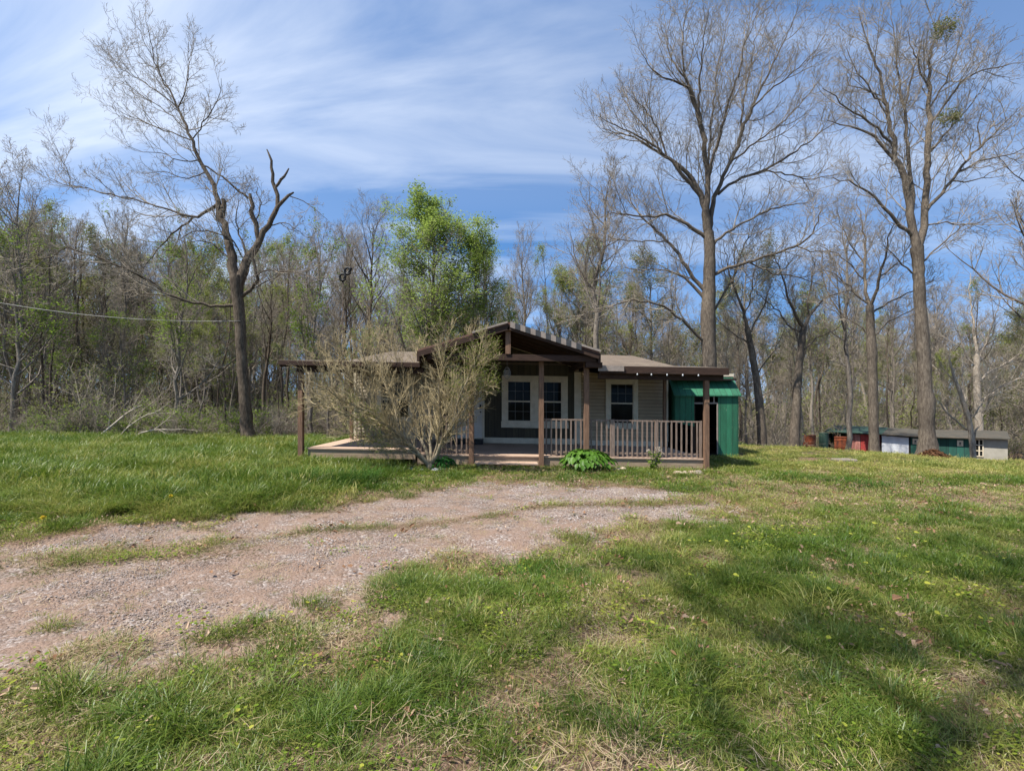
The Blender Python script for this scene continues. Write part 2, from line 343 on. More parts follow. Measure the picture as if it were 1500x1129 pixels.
def build_ground():
    th = np.radians(np.concatenate([np.arange(-62, 62, .3), np.arange(62, 298, 2.0)]))
    r = [.05]
    while r[-1] < 420: r.append(r[-1]*1.0135+.006)
    r = np.array(r); T, R = np.meshgrid(th, r); X = R*np.sin(T); Y = R*np.cos(T)
    Z = zbase(X, Y)+(fbm(X*1.3, Y*1.3)-.5)*.10+(fbm(X*6, Y*6, 3)-.5)*.025*(R < 30)
    Z -= .02*gravel_f(X, Y)
    V = np.stack([X, Y, Z], -1).reshape(-1, 3); nr, nt = T.shape
    i = np.arange(nr-1)[:,None]*nt; j = np.arange(nt)[None,:]; j2 = (j+1) % nt
    Q = np.stack([i+j, i+nt+j, i+nt+j2, i+j2], -1).reshape(-1, 4)
    Q = Q[:, ::-1]
    V = np.vstack([V, [[0,0,Z[0,0]]]]); c = len(V)-1
    tri = np.stack([np.full(nt, c), np.arange(nt), (np.arange(nt)+1) % nt], -1)[:, ::-1]
    m, nt_, b, o = mat('ground')
    ag = N(nt_, 'Attribute', attribute_name='gravel'); ad = N(nt_, 'Attribute', attribute_name='dry'); af = N(nt_, 'Attribute', attribute_name='forest')
    n1 = noise(nt_, 3, 6, .7); n2 = noise(nt_, 26, 5, .7); n3 = noise(nt_, 110, 3, .7)
    soil = ramp(nt_, n2.outputs[0], [(.3, (.06,.036,.022)), (.5, (.14,.09,.06)), (.7, (.29,.20,.14))])
    green = ramp(nt_, n2.outputs[0], [(.3, (.02,.035,.008)), (.55, (.055,.075,.02)), (.75, (.12,.125,.04))])
    mg = N(nt_, 'MixRGB'); ds = N(nt_, 'Math', operation='ADD'); L(nt_, ad.outputs['Fac'], ds.inputs[0]); 
    m1 = N(nt_, 'MapRange'); m1.inputs[1].default_value = .35; m1.inputs[2].default_value = .65; m1.inputs[3].default_value = -.3; m1.inputs[4].default_value = .45
    L(nt_, n2.outputs[0], m1.inputs[0]); L(nt_, m1.outputs[0], ds.inputs[1]); ds.use_clamp = True
    L(nt_, ds.outputs[0], mg.inputs[0]); L(nt_, green.outputs[0], mg.inputs[1]); L(nt_, soil.outputs[0], mg.inputs[2])
    tc = N(nt_, 'TexCoord'); vo = N(nt_, 'TexVoronoi'); vo.inputs['Scale'].default_value = 42; L(nt_, tc.outputs['Object'], vo.inputs['Vector'])
    sv = N(nt_, 'SeparateColor'); L(nt_, vo.outputs['Color'], sv.inputs[0])
    stone = ramp(nt_, sv.outputs[0], [(0, (.11,.08,.062)), (.5, (.20,.155,.13)), (.85, (.28,.235,.21)), (1, (.42,.385,.355))])
    earth = ramp(nt_, n1.outputs[0], [(.36, (0,0,0)), (.56, (.9,.9,.9))])
    me_ = N(nt_, 'MixRGB'); L(nt_, earth.outputs[0], me_.inputs[0]); L(nt_, stone.outputs[0], me_.inputs[1])
    pk = ramp(nt_, n3.outputs[0], [(.3, (.14,.09,.062)), (.7, (.30,.21,.16))]); L(nt_, pk.outputs[0], me_.inputs[2])
    gm = N(nt_, 'Math', operation='ADD'); m2 = N(nt_, 'MapRange'); m2.inputs[1].default_value = .3; m2.inputs[2].default_value = .7; m2.inputs[3].default_value = -.45; m2.inputs[4].default_value = .45
    L(nt_, n2.outputs[0], m2.inputs[0]); L(nt_, ag.outputs['Fac'], gm.inputs[0]); L(nt_, m2.outputs[0], gm.inputs[1])
    gr = ramp(nt_, gm.outputs[0], [(.35, (0,0,0)), (.65, (1,1,1))])
    mm = N(nt_, 'MixRGB'); L(nt_, gr.outputs[0], mm.inputs[0]); L(nt_, mg.outputs[0], mm.inputs[1]); L(nt_, me_.outputs[0], mm.inputs[2])
    ff = ramp(nt_, n2.outputs[0], [(.3, (.05,.033,.022)), (.5, (.12,.08,.05)), (.7, (.22,.155,.10))])
    mf = N(nt_, 'MixRGB'); L(nt_, af.outputs['Fac'], mf.inputs[0]); L(nt_, mm.outputs[0], mf.inputs[1]); L(nt_, ff.outputs[0], mf.inputs[2])
    L(nt_, mf.outputs[0], b.inputs['Base Color']); b.inputs['Roughness'].default_value = 1; b.inputs['Specular IOR Level'].default_value = .1
    hh = N(nt_, 'Math', operation='MULTIPLY_ADD'); L(nt_, vo.outputs['Distance'], hh.inputs[0]); hh.inputs[1].default_value = -.6; L(nt_, n2.outputs[0], hh.inputs[2])
    bump(nt_, b, hh.outputs[0], .7, .03)
    me = mesh_np('ground', V, [Q, tri], [m], smooth=True)
    for nm, fn in (('gravel', gravel_f), ('dry', dry_f), ('forest', lambda x, y: np.clip(sstep(18.6, 21.5, y-.0*x)-.6*(sstep(8,12,x)*sstep(27,24,y)), 0, 1))):
        a = me.attributes.new(nm, 'FLOAT', 'POINT'); a.data.foreach_set('value', fn(V[:,0], V[:,1]).astype(np.float32))
    o = link_mesh('ground', me); tag(o, 'rough lawn with a gravel drive curving past the house', None, None, 'structure')
build_ground()

# ------------------------------------------------------------------ branches
def tubes(P, R, k):
    """P (B,n,3) R (B,n) -> verts, quads"""
    B, n, _ = P.shape
    T = np.empty_like(P); T[:,1:-1] = P[:,2:]-P[:,:-2]; T[:,0] = P[:,1]-P[:,0]; T[:,-1] = P[:,-1]-P[:,-2]
    T /= np.linalg.norm(T, axis=-1, keepdims=True)+1e-9
    ref = np.where(np.abs((P[:,-1]-P[:,0])[:,2:3]) < .85*np.linalg.norm(P[:,-1]-P[:,0], axis=-1, keepdims=True), [[.11,.07,1.]], [[1.,.13,.09]])[:,None,:]
    U = np.cross(T, ref); U /= np.linalg.norm(U, axis=-1, keepdims=True)+1e-9; Vv = np.cross(T, U)
    an = 2*PI*np.arange(k)/k
    ring = P[:,:,None,:]+R[:,:,None,None]*(U[:,:,None,:]*np.cos(an)[None,None,:,None]+Vv[:,:,None,:]*np.sin(an)[None,None,:,None])
    V = ring.reshape(-1, 3)
    b = np.arange(B)[:,None,None]*n*k; i = np.arange(n-1)[None,:,None]*k; j = np.arange(k)[None,None,:]; j2 = (j+1) % k
    Q = np.stack([b+i+j, b+i+j2, b+i+k+j2, b+i+k+j], -1).reshape(-1, 4)
    return V, Q
def unit(a): return a/(np.linalg.norm(a, axis=-1, keepdims=True)+1e-9)
def children(P, R, k, t0, t1, ang, lr, n, up=.12, wig=.12, g=None, taper=.6, rk=(.004,.0095), Lfix=None, rtip=.0035, angj=10):
    g = g or rng; B, m, _ = P.shape
    t = t0+(t1-t0)*(np.arange(k)[None,:]+g.random((B, k)))/k
    idx = np.minimum((t*(m-1)).astype(int), m-2); fr = (t*(m-1)-idx)[...,None]; bi = np.arange(B)[:,None]
    p = P[bi,idx]*(1-fr)+P[bi,idx+1]*fr; tan = unit(P[bi,idx+1]-P[bi,idx]); pr = R[bi,idx]*(1-fr[...,0])+R[bi,idx+1]*fr[...,0]
    plen = np.linalg.norm(np.diff(P, axis=1), axis=-1).sum(1)[:,None]
    L_ = (plen if Lfix is None else Lfix)*lr*(1.12-taper*t)*(.65+.6*g.random((B, k)))
    az = (np.arange(k)*2.4)[None,:]+g.random((B,1))*6.28+g.normal(0, .5, (B, k))
    ref = np.array([.17,.29,.94]); u = unit(np.cross(tan, ref)); v = np.cross(tan, u)
    a = np.radians(ang+g.normal(0, angj, (B, k)))[...,None]
    d = tan*np.cos(a)+(u*np.cos(az)[...,None]+v*np.sin(az)[...,None])*np.sin(a)
    d = d.reshape(-1, 3); p = p.reshape(-1, 3); L_ = L_.ravel(); pr = pr.ravel()
    r0 = np.minimum(pr*.72, rk[0]+rk[1]*L_)
    out = np.empty((len(p), n, 3)); out[:,0] = p; w = g.normal(0, wig, (len(p), 3))
    for s in range(1, n):
        d = unit(d+np.array([0,0,up])+w+g.normal(0, wig, d.shape)); w = -w*.6; out[:,s] = out[:,s-1]+d*(L_/(n-1))[:,None]
    rr = r0[:,None]*(1-np.linspace(0, 1, n)[None,:]*.75)+rtip*.2
    return out, np.maximum(rr, rtip)
def leaf_quads(c, size, g, flat=.5, asp=.55):
    n = len(c); a = unit(g.normal(0, 1, (n,3))); b = unit(np.cross(a, g.normal(0, 1, (n,3)))); s = size*(.6+.8*g.random((n,1)))
    a = unit(a*np.array([1,1,flat])); 
    V = np.stack([c-a*s, c+b*s*asp, c+a*s, c-b*s*asp], 1).reshape(-1, 3)
    return V, np.arange(4*n).reshape(-1, 4)
class Acc:
    def __init__(s): s.V = []; s.Q = []; s.M = []; s.n = 0
    def put(s, V, Q, m=0): s.V.append(V); s.Q.append(Q+s.n); s.M.append(np.full(len(Q), m)); s.n += len(V)
    def mesh(s, name, mats, smooth=True): return mesh_np(name, np.vstack(s.V), [np.vstack(s.Q)], mats, np.concatenate(s.M), smooth)
def resample(pts, rad, n, wob=0.0, g=None):
    pts = np.asarray(pts, float); rad = np.asarray(rad, float)
    seg = np.linalg.norm(np.diff(pts, axis=0), axis=1); s = np.concatenate([[0], np.cumsum(seg)]); q = np.linspace(0, s[-1], n)
    # smooth (catmull-like) by oversampled linear + small blur
    o = np.stack([np.interp(q, s, pts[:,i]) for i in range(3)], -1)
    o[1:-1] = o[1:-1]*.6+(o[2:]+o[:-2])*.2
    if wob: o[1:-1] += (g or rng).normal(0, wob, (n-2, 3))
    return o, np.interp(q, s, rad), s[-1]

def clump_noise_leaves(tw, per, size, g, spread=.12, keep=1.0):
    tips = tw[:, 1:, :].reshape(-1, 3)
    if keep < 1: 
        # foliage comes in clumps
        k = fbm(tips[:,0]*.9+30, tips[:,2]*.9+tips[:,1]*.7) > np.quantile(fbm(tips[:,0]*.9+30, tips[:,2]*.9+tips[:,1]*.7), 1-keep); tips = tips[k]
    c = np.repeat(tips, per, 0); c = c+g.normal(0, spread, c.shape)
    return leaf_quads(c, size, g)

def traced_tree(name, d, trunk, limbs, label, seed, bark_m, twig_m=None, spacing=.42, sub=(6,5,3), leaf=None, base_py=None, l2=1.9, twig_r=.0045, spread=.35, cat='tree', group=None, ang=42, up=.10, slim=1.0, wig=.11):
    g = np.random.default_rng(seed); root = None
    T = [W(px, py, d) for px, py, r in trunk]; Rt = [r*.9*slim*d/F for px, py, r in trunk]
    x0, y0 = T[0][0], T[0][1]; z0 = zg(x0, y0)-.15; T[0][2] = min(T[0][2], z0+.15)
    origin = np.array([x0, y0, z0+.1])
    T.insert(0, np.array([x0, y0, z0])); Rt.insert(0, Rt[0]*1.12)
    tp, tr, tl = resample(T, Rt, max(12, len(T)*3), .008, g)
    root = empty(name, origin, label, cat, group)
    A = Acc(); tr = tr*(1+g.normal(0, .025, tr.shape)); V, Q = tubes(tp[None], tr[None], 14); A.put(V-origin, Q)
    LP = []; seen = [tp]
    for li, lb in enumerate(limbs):
        dead = lb[0] is None; lb = lb[1:] if dead else lb
        n = len(lb); dd = g.uniform(-1, 1)*spread
        span = np.hypot(lb[-1][0]-lb[0][0], lb[-1][1]-lb[0][1])*d/F
        AP = np.concatenate(seen); apx = AP[:,0]/AP[:,1]*F+750; apy = HOR-(AP[:,2]-CAMH)/AP[:,1]*F
        near = np.argmin((apx-lb[0][0])**2+(apy-lb[0][1])**2); dist = math.hypot(apx[near]-lb[0][0], apy[near]-lb[0][1]); d0 = AP[near,1] if dist < 14 else d
        pts = [W(px, py, d0+dd*span*(i/(n-1))) for i, (px, py, r) in enumerate(lb)]
        if dist < 14: pts = [AP[near]*.6+pts[0]*.4]+pts[1:]
        rs = [max(r*(.78 if dead else slim*(.63+.24*min(1, max(0, (r-2.5)/3.5))))*d/F, twig_r) for px, py, r in lb]
        m = max(6, int(span/.35)+4); p, r, ln = resample(pts, rs, m, .03*min(1, span/2), g); seen.append(resample(p, r, 40)[0]); LP += [] if dead else [(p, r, ln)]
        V, Q = tubes(p[None], r[None], 8 if r[0] > .04 else 5); A.put(V-origin, Q)
    tm = A.mesh(name+'_trunk', [bark_m]); link_mesh('trunk', tm, root)
    C = Acc(); L2 = []; R2 = []
    for p, r, ln in LP:
        k = max(3, int(ln/spacing)); q, rr = children(p[None], r[None], k, .12, .99, ang, 1, 7, up, wig, g, .35, Lfix=l2*min(1.15, .45+ln*.16))
        L2.append(q); R2.append(rr)
    P2 = np.concatenate(L2); r2 = np.concatenate(R2); V, Q = tubes(P2, r2, 4); C.put(V-origin, Q)
    P3, r3 = children(P2, r2, sub[0], .12, .98, 40 if wig > .1 else 30, .52, 5, up*.9, wig*1.2, g, .5); V, Q = tubes(P3, r3, 3); C.put(V-origin, Q)
    P4, r4 = children(P3, r3, sub[1], .1, 1, 38 if wig > .1 else 28, .55, 4, .06, wig*1.4, g, .4, rtip=twig_r); V, Q = tubes(P4, r4, 3); C.put(V-origin, Q)
    last = P4
    if len(sub) > 2 and sub[2]:
        P5, r5 = children(P4, r4, sub[2], .2, 1, 36, .6, 3, .04, .15, g, .3, rtip=twig_r*.85); V, Q = tubes(P5, r5, 3); C.put(V-origin, Q); last = P5
    mats = [twig_m or M['twig']]
    if leaf: 
        lm, per, size, keep = leaf; V, Q = clump_noise_leaves(last, per, size, g, .06, keep); C.put(V-origin, Q, 1); mats.append(lm)
    link_mesh('crown', C.mesh(name+'_crown', mats), root)
    return root

# --- the leaning tree at the left, traced
treeL = traced_tree('leaning_tree', 19.5,
  [(365,650,17),(362,630,13),(359,590,11),(355,540,10),(352,480,10),(349,440,11),(346,405,13)],
  [[(344,412,11),(341,385,10),(334,350,8),(326,330,7),(322,312,6.5),(320,294,5.5),(310,267,4.8),(296,243,4.4),(284,215,4),(275,190,3.5),(262,159,3),(245,128,2.4),(227,99,1.8),(220,64,1.2),(216,35,.6)],
   [None,(324,322,5.5),(328,305,5),(327,292,4)],
   [(262,159,2),(272,135,1.8),(278,100,1.2),(276,62,.6)], [(262,159,2),(240,140,1.7),(212,122,1.2),(180,105,.9),(158,78,.5)],
   [(279,207,2),(252,195,1.8),(227,188,1.5),(192,170,1),(160,154,.5)], [(283,205,2),(298,180,1.7),(312,160,1.3),(323,142,1),(324,115,.5)],
   [(303,170,1.2),(322,174,.9),(342,181,.5)], [(250,135,1.6),(228,100,1.2),(200,80,.8),(190,55,.5)],
   [(276,192,1.7),(240,160,1.3),(200,135,1),(165,112,.5)],
   [(292,240,2.6),(306,248,2.4),(330,262,2.6),(350,280,3),(364,291,3.4)],
   [(290,236,1.8),(265,238,1.5),(240,225,1.1),(205,222,.8),(188,215,.5)], [(300,252,1.8),(270,262,1.4),(240,250,1),(210,255,.6)],
   [None,(352,418,10),(357,392,8.5),(363,377,7.5),(376,365,6.6),(380,350,6),(393,330,5),(406,305,4.4),(414,294,3.2),(423,289,2.7),(430,282,1.5)],[(380,350,3),(372,330,2),(382,300,1.4),(378,275,.8)],[(393,330,2),(415,325,1.5),(432,335,1),(445,345,.5)],[(363,377,3),(350,345,2.2),(345,315,1.6),(350,290,.8)],
   [None,(406,304,4),(404,292,4),(403,275,3.6),(399,252,3),(396,233,2.2),(391,219,1)], [None,(404,275,2.6),(413,263,2.6),(419,255,2),(423,247,1.2)],
   [None,(379,352,4),(376,335,4.4),(371,315,4),(368,300,3.8),(366,284,2.5)],
   [(427,291,1.6),(445,295,1.2),(462,307,.9),(480,322,.5)],
   [(356,436,5),(366,428,4.4),(377,414,4.2),(379,402,4),(372,388,3.4),(369,374,2.2)],
   [(379,401,2.4),(388,395,2),(420,397,1.5),(450,403,1.1),(482,416,.5)], [(362,428,1.8),(395,410,1.4),(420,400,1),(440,380,.6)],
   [(321,298,4.2),(312,306,4),(298,314,3.6),(282,320,3.4),(260,311,2.8),(235,303,2.4),(203,295,2),(170,286,1.8),(138,280,1.5),(101,272,1.2),(75,262,.8),(60,240,.5)],
   [(101,272,1.2),(99,248,1.1),(88,228,.8),(74,200,.5)], [(170,286,1.1),(150,268,.9),(128,250,.5)], [(284,320,3),(262,336,2.4),(240,352,2),(222,378,1.5),(205,402,1),(195,430,.6)],
   [(348,448,4.4),(330,449,3.8),(307,447,3.6),(285,445,3.4),(267,440,3.2),(240,428,3),(221,413,2.7),(205,404,2.6),(192,398,2.6),(170,388,2.2),(129,371,1.9),(104,365,1.6),(78,371,1.2),(46,385,.9),(10,410,.5)],
   [(78,371,1.1),(66,350,1),(52,328,.8),(40,310,.5)], [(193,398,2.2),(192,390,1.8),(188,385,1)], [(268,441,1.8),(235,433,1.4),(200,427,1.2),(170,423,.8)],
   [(345,520,2.2),(320,545,1.4),(300,560,1),(288,575,.6)], [(366,385,2),(340,350,2),(312,340,1.6),(285,335,1.2),(262,352,.6)],
   [(340,380,2.2),(318,362,2),(300,352,1.5),(280,358,1),(262,350,.6)]],
  'large leaning tree with broken dark limb tips, left of the house', 3, M['bark_dark'], slim=.8, spacing=.5, sub=(6,4,2), l2=1.55, ang=36, up=.12)

treeB = traced_tree('bare_shade_tree', 22.5,
  [(1041,640,13),(1041,600,12),(1040,540,11),(1038,500,11.5),(1037,470,12),(1038,440,10.5),(1039,404,9.5),(1040,370,8.5),(1038,340,8)],
  [[(1038,345,7.5),(1034,315,6.5),(1036,285,5),(1037,250,4.5),(1030,197,4.4),(1022,165,4),(1014,143,3.6),(1006,117,2.8),(1000,90,2),(998,66,1.5),(1006,16,.6)],
   [(1034,315,5),(1028,290,5),(1014,257,4.2),(995,242,3.6),(969,226,3),(950,214,2.4),(932,202,2),(900,194,1.2),(880,188,.5)],
   [(1038,340,5),(1044,300,4.6),(1054,270,4),(1070,239,3.6),(1086,197,3.5),(1100,162,3.1),(1113,133,2.7),(1129,101,2),(1152,53,1.2),(1170,10,.6)],
   [(1037,262,3.6),(1042,238,3.3),(1051,210,3),(1058,180,2.8),(1066,151,2.5),(1083,106,2),(1091,64,1.2),(1113,12,.5)],
   [(1058,284,3.2),(1070,268,3),(1095,258,2.8),(1118,250,2.8),(1147,234,2.4),(1175,214,1.8),(1200,197,1.3),(1238,168,.6)],
   [(1049,361,3.4),(1058,345,3),(1072,336,2.6),(1100,320,2.2),(1132,306,1.8),(1160,300,1.3),(1188,296,.6)],
   [(1043,402,3.8),(1070,390,3.4),(1098,383,3),(1135,372,2.7),(1166,361,2.4),(1185,350,2),(1196,330,1.4),(1205,305,.7)],
   [(1034,350,4.2),(1010,330,3.6),(983,315,3),(955,317,2.4),(928,317,1.9),(900,312,1.2),(880,318,.6)],
   [(1034,430,4.4),(1015,405,3.8),(983,357,3.2),(960,335,2.6),(940,319,2),(925,300,1.2),(915,270,.6)],
   [(1030,292,4.2),(1005,262,3.6),(978,230,3),(950,208,2.4),(928,196,1.8),(900,182,1.2),(878,170,.6)],
   [(1033,507,3.6),(1020,490,3.2),(1008,478,3),(993,467,2.8),(980,452,2.6),(963,445,2.3),(925,439,1.9),(900,446,1.5),(882,454,1.2),(860,460,.9),(842,466,.5)],
   [(1028,440,4),(1018,420,3.4),(1006,409,2.8),(990,398,2.2),(970,394,1.7),(940,396,1.1),(915,392,.6)],
   [(1020,160,3),(1012,130,2.6),(985,118,2),(960,110,1.4),(945,85,.8)], [(1030,200,2.6),(1022,150,2.3),(1026,100,1.8),(1030,60,1.2),(1038,15,.6)],
   [(1037,250,2.8),(1040,200,2.4),(1046,150,2),(1050,100,1.6),(1062,55,1),(1066,15,.5)], [(1086,197,2.4),(1088,150,2),(1100,100,1.6),(1105,60,1),(1125,20,.5)],
   [(1100,160,2.2),(1130,130,1.8),(1165,105,1.3),(1195,75,.8),(1210,50,.5)], [(1070,239,2.4),(1105,210,2),(1140,185,1.5),(1175,150,1),(1205,110,.6)],
   [(969,226,2),(950,190,1.6),(925,165,1.1),(905,130,.6)], [(978,230,2),(965,190,1.6),(945,160,1.2),(925,140,.6)], [(1006,117,2),(985,90,1.5),(975,55,1),(985,20,.5)],
   [(1118,250,2),(1150,255,1.6),(1190,262,1.2),(1230,255,.6)], [(1098,383,2),(1130,400,1.6),(1170,405,1.2),(1210,420,.6)], [(1166,361,1.6),(1195,370,1.3),(1230,368,.7)],
   [(1034,470,3),(1055,440,2.6),(1075,405,2.2),(1085,370,1.8),(1100,345,1.2),(1110,320,.6)], [(983,357,2),(955,350,1.6),(920,355,1.2),(890,345,.6)]],
  'tallest wide bare tree rising behind the porch roof, with a dark lower trunk', 5, M['bark'], spacing=.5, sub=(7,5,2), l2=1.9, ang=34, up=.16)

treeR = traced_tree('bare_shade_tree', 18.3,
  [(1360,668,19),(1359,655,14),(1358,632,10.5),(1357,606,10.5),(1357,597,12.5),(1357,586,12),(1355,572,9.5),(1354,530,9),(1351,490,8.5),(1348,440,8),(1345,385,8),(1343,362,9)],
  [[(1342,366,6.5),(1338,343,6),(1333,310,5.8),(1328,276,5.4),(1316,235,4.6),(1307,198,4),(1297,154,3.4),(1286,101,2.5),(1276,72,1.9),(1265,45,1.2),(1258,15,.6)],
   [(1338,310,4.4),(1338,290,4),(1331,242,3.6),(1326,175,3),(1320,140,2.8),(1316,114,2.4),(1312,67,1.5),(1306,15,.6)],
   [(1327,175,2.4),(1330,140,2.2),(1331,117,1.9),(1346,74,1.2),(1356,35,.6)],
   [(1346,366,6.5),(1351,348,5.8),(1356,303,5.2),(1358,242,5),(1360,200,4.8),(1361,168,4.4),(1361,134,3.6),(1360,90,2.6),(1369,60,1.9),(1380,15,.7)],
   [(1360,308,4),(1370,294,3.6),(1392,266,3.1),(1412,242,2.8),(1435,215,2.2),(1462,191,1.5),(1492,158,.7)],
   [(1406,250,2.3),(1422,242,2.1),(1439,235,1.9),(1462,230,1.5),(1480,224,1.2),(1512,218,.5)],
   [(1361,226,3),(1375,208,2.5),(1388,193,2),(1402,176,1.6),(1425,150,1.1),(1445,125,.6)],
   [(1362,190,2.8),(1380,158,2.4),(1402,127,2),(1429,104,1.5),(1466,97,1),(1495,92,.5)],
   [(1316,238,3.6),(1300,222,3.2),(1277,195,2.8),(1255,192,2),(1232,180,1.3),(1210,176,.6)], [(1308,215,2.8),(1274,175,2.2),(1247,164,1.6),(1228,147,1.2),(1205,130,.6)],
   [(1334,348,4),(1322,335,3.6),(1306,315,3.2),(1291,299,2.8),(1270,280,2.2),(1250,269,1.6),(1220,260,.7)],
   [(1361,134,2.4),(1350,105,2),(1338,80,1.4),(1330,45,.7)], [(1297,154,2.2),(1275,130,1.7),(1255,105,1.2),(1240,70,.6)], [(1300,170,2),(1285,140,1.6),(1262,130,1.1),(1240,125,.6)],
   [(1345,400,2.4),(1325,392,1.9),(1310,375,1.3),(1295,360,.6)], [(1350,390,2.2),(1375,360,1.7),(1400,340,1.2),(1425,320,.6)], [(1356,330,2),(1385,325,1.6),(1420,330,1.2),(1460,318,.6)],
   [(1435,215,1.6),(1430,185,1.2),(1440,160,.6)], [(1361,160,2.2),(1385,120,1.8),(1400,80,1.4),(1410,40,.7)], [(1392,266,1.8),(1425,268,1.4),(1455,250,.9),(1480,245,.5)]],
  'tall bare tree with a swollen ring on its trunk, standing before the low sheds', 9, M['bark'], spacing=.5, sub=(6,5,2), l2=1.7, ang=38, up=.12)

treeC = traced_tree('bare_shade_tree', 20.5,
  [(1281,664,9),(1280,640,7),(1279,585,6.5),(1277,515,7.2),(1275,480,6),(1274,447,5.4)],
  [[(1274,450,3.6),(1269,425,3.2),(1267,409,3),(1268,380,2.6),(1266,350,1.9),(1262,320,1.2),(1255,290,.6)], [(1276,450,3.4),(1283,425,3),(1289,403,2.6),(1297,375,2),(1303,345,1.3),(1318,310,.6)],
   [(1280,460,2.4),(1300,445,2),(1324,433,1.6),(1350,420,1),(1370,405,.5)], [(1270,446,2.6),(1258,435,2.2),(1246,422,1.8),(1228,405,1.2),(1205,395,.6)],
   [(1276,495,2),(1300,470,1.6),(1325,460,1.1),(1345,450,.5)], [(1273,490,1.8),(1250,470,1.4),(1225,460,1),(1200,440,.5)], [(1268,390,2),(1250,365,1.5),(1235,335,1),(1225,310,.5)],
   [(1289,405,1.8),(1312,390,1.4),(1330,365,.9),(1340,340,.5)], [(1267,409,1.8),(1245,385,1.4),(1222,370,.9),(1200,360,.5)]],
  'medium bare forked tree left of the ringed trunk, in front of the red tin sheds', 13, M['bark'], spacing=.42, sub=(6,4,2), l2=1.35)
treeD = traced_tree('bare_shade_tree', 24,
  [(1163,660,10),(1164,640,8),(1167,585,6.3),(1171,527,5.2),(1175,490,4.8),(1178,478,4.6)],
  [[(1177,482,3.6),(1168,465,3),(1156,440,2.4),(1150,415,1.8),(1140,390,1.2),(1130,365,.5)], [(1179,480,3.4),(1186,462,3),(1198,445,2.4),(1220,430,1.7),(1250,425,1),(1275,405,.5)],
   [(1176,490,2.4),(1158,480,2),(1140,455,1.5),(1122,440,1),(1100,420,.5)], [(1184,465,2.2),(1183,440,1.8),(1190,410,1.3),(1195,380,.6)], [(1173,515,2),(1195,495,1.5),(1220,485,1),(1240,470,.5)]],
  'bare tree with a thick base and high spreading fork, right of the green shed', 17, M['bark'], spacing=.42, sub=(6,4,2), l2=1.4)
treeE = traced_tree('bare_shade_tree', 24.5,
  [(1117,660,9),(1116,635,7),(1110,568,5.6),(1100,505,4.6),(1094,480,4.2)],
  [[(1094,480,3.8),(1088,455,3),(1078,430,2.2),(1068,405,1.6),(1064,375,1),(1060,350,.5)], [(1096,488,2.4),(1110,465,2),(1122,440,1.4),(1130,410,.6)], [(1100,508,2),(1080,492,1.6),(1060,478,1.1),(1045,460,.5)],
   [(1107,550,1.8),(1125,525,1.4),(1140,505,1),(1150,480,.5)], [(1090,465,1.8),(1100,435,1.4),(1104,400,.9),(1112,370,.5)]],
  'bare tree leaning a little left, just right of the green shed', 19, M['bark'], spacing=.42, sub=(6,4,2), l2=1.4)
treeP = traced_tree('pale_barked_tree', 22,
  [(1426,672,5),(1425,655,4.2),(1421,620,3.6),(1412,590,3),(1402,565,2.4),(1394,540,1.6),(1390,520,1)],
  [[(1424,650,2.8),(1417,610,2.2),(1412,570,1.8),(1408,545,1.2),(1412,520,.6)], [(1412,632,2.2),(1395,612,1.8),(1378,590,1.3),(1360,572,.6)], [(1400,560,1.4),(1385,545,1),(1370,520,.5)],
   [(1421,620,2),(1440,590,1.5),(1452,560,1),(1470,540,.5)], [(1432,640,2),(1443,600,1.6),(1450,575,1.3),(1475,560,1),(1510,548,.6)]],
  'thin pale multi-stemmed tree beside the white shed window', 23, M['bark_pale'], M['twig_pale'], spacing=.35, sub=(5,4,2), l2=1.0)
treeQ = traced_tree('pale_barked_tree', 31,
  [(1437,672,5),(1435,640,5.6),(1433,600,5.2),(1431,560,4.8),(1431,520,4)],
  [[(1431,522,3.4),(1428,490,2.6),(1424,460,1.8),(1420,425,1),(1422,400,.5)], [(1432,560,2.6),(1450,545,2.2),(1470,535,1.6),(1500,515,.7)], [(1432,590,2.4),(1455,575,2),(1480,560,1.3),(1505,545,.6)], [(1430,540,2.2),(1415,520,1.6),(1405,490,1),(1398,465,.5)],
   [(1432,530,2),(1445,500,1.5),(1455,470,1),(1465,440,.5)]],
  'pale-trunked tree rising behind the grey end of the sheds', 29, M['bark_pale'], M['twig'], spacing=.5, sub=(5,4,2), l2=1.7)

# mistletoe clumps in the ringed tree
for (px, py, s, lb) in ((1383,43,.36,'round leafy mistletoe clump, the higher of two in the tree above the sheds'), (1391,173,.28,'small mistletoe clump, the lower of two in the tree above the sheds')):
    g = np.random.default_rng(int(px)); c = W(px, py, 18.3); A = Acc()
    n = 60; dirs = unit(g.normal(0, 1, (n,3))); P = np.stack([dirs*0, dirs*s*.5, dirs*s*(.7+.4*g.random((n,1)))], 1); V, Q = tubes(P, np.full((n,3), .007), 3); A.put(V, Q)
    V, Q = leaf_quads(np.repeat(P[:,2], 10, 0)+g.normal(0, .07, (n*10,3)), .035, g); A.put(V, Q, 1)
    o = link_mesh('mistletoe', A.mesh('mistletoe', [M['twig'], M['leaf_olive']]), None, c); tag(o, lb, 'mistletoe', 'mistletoe clumps')

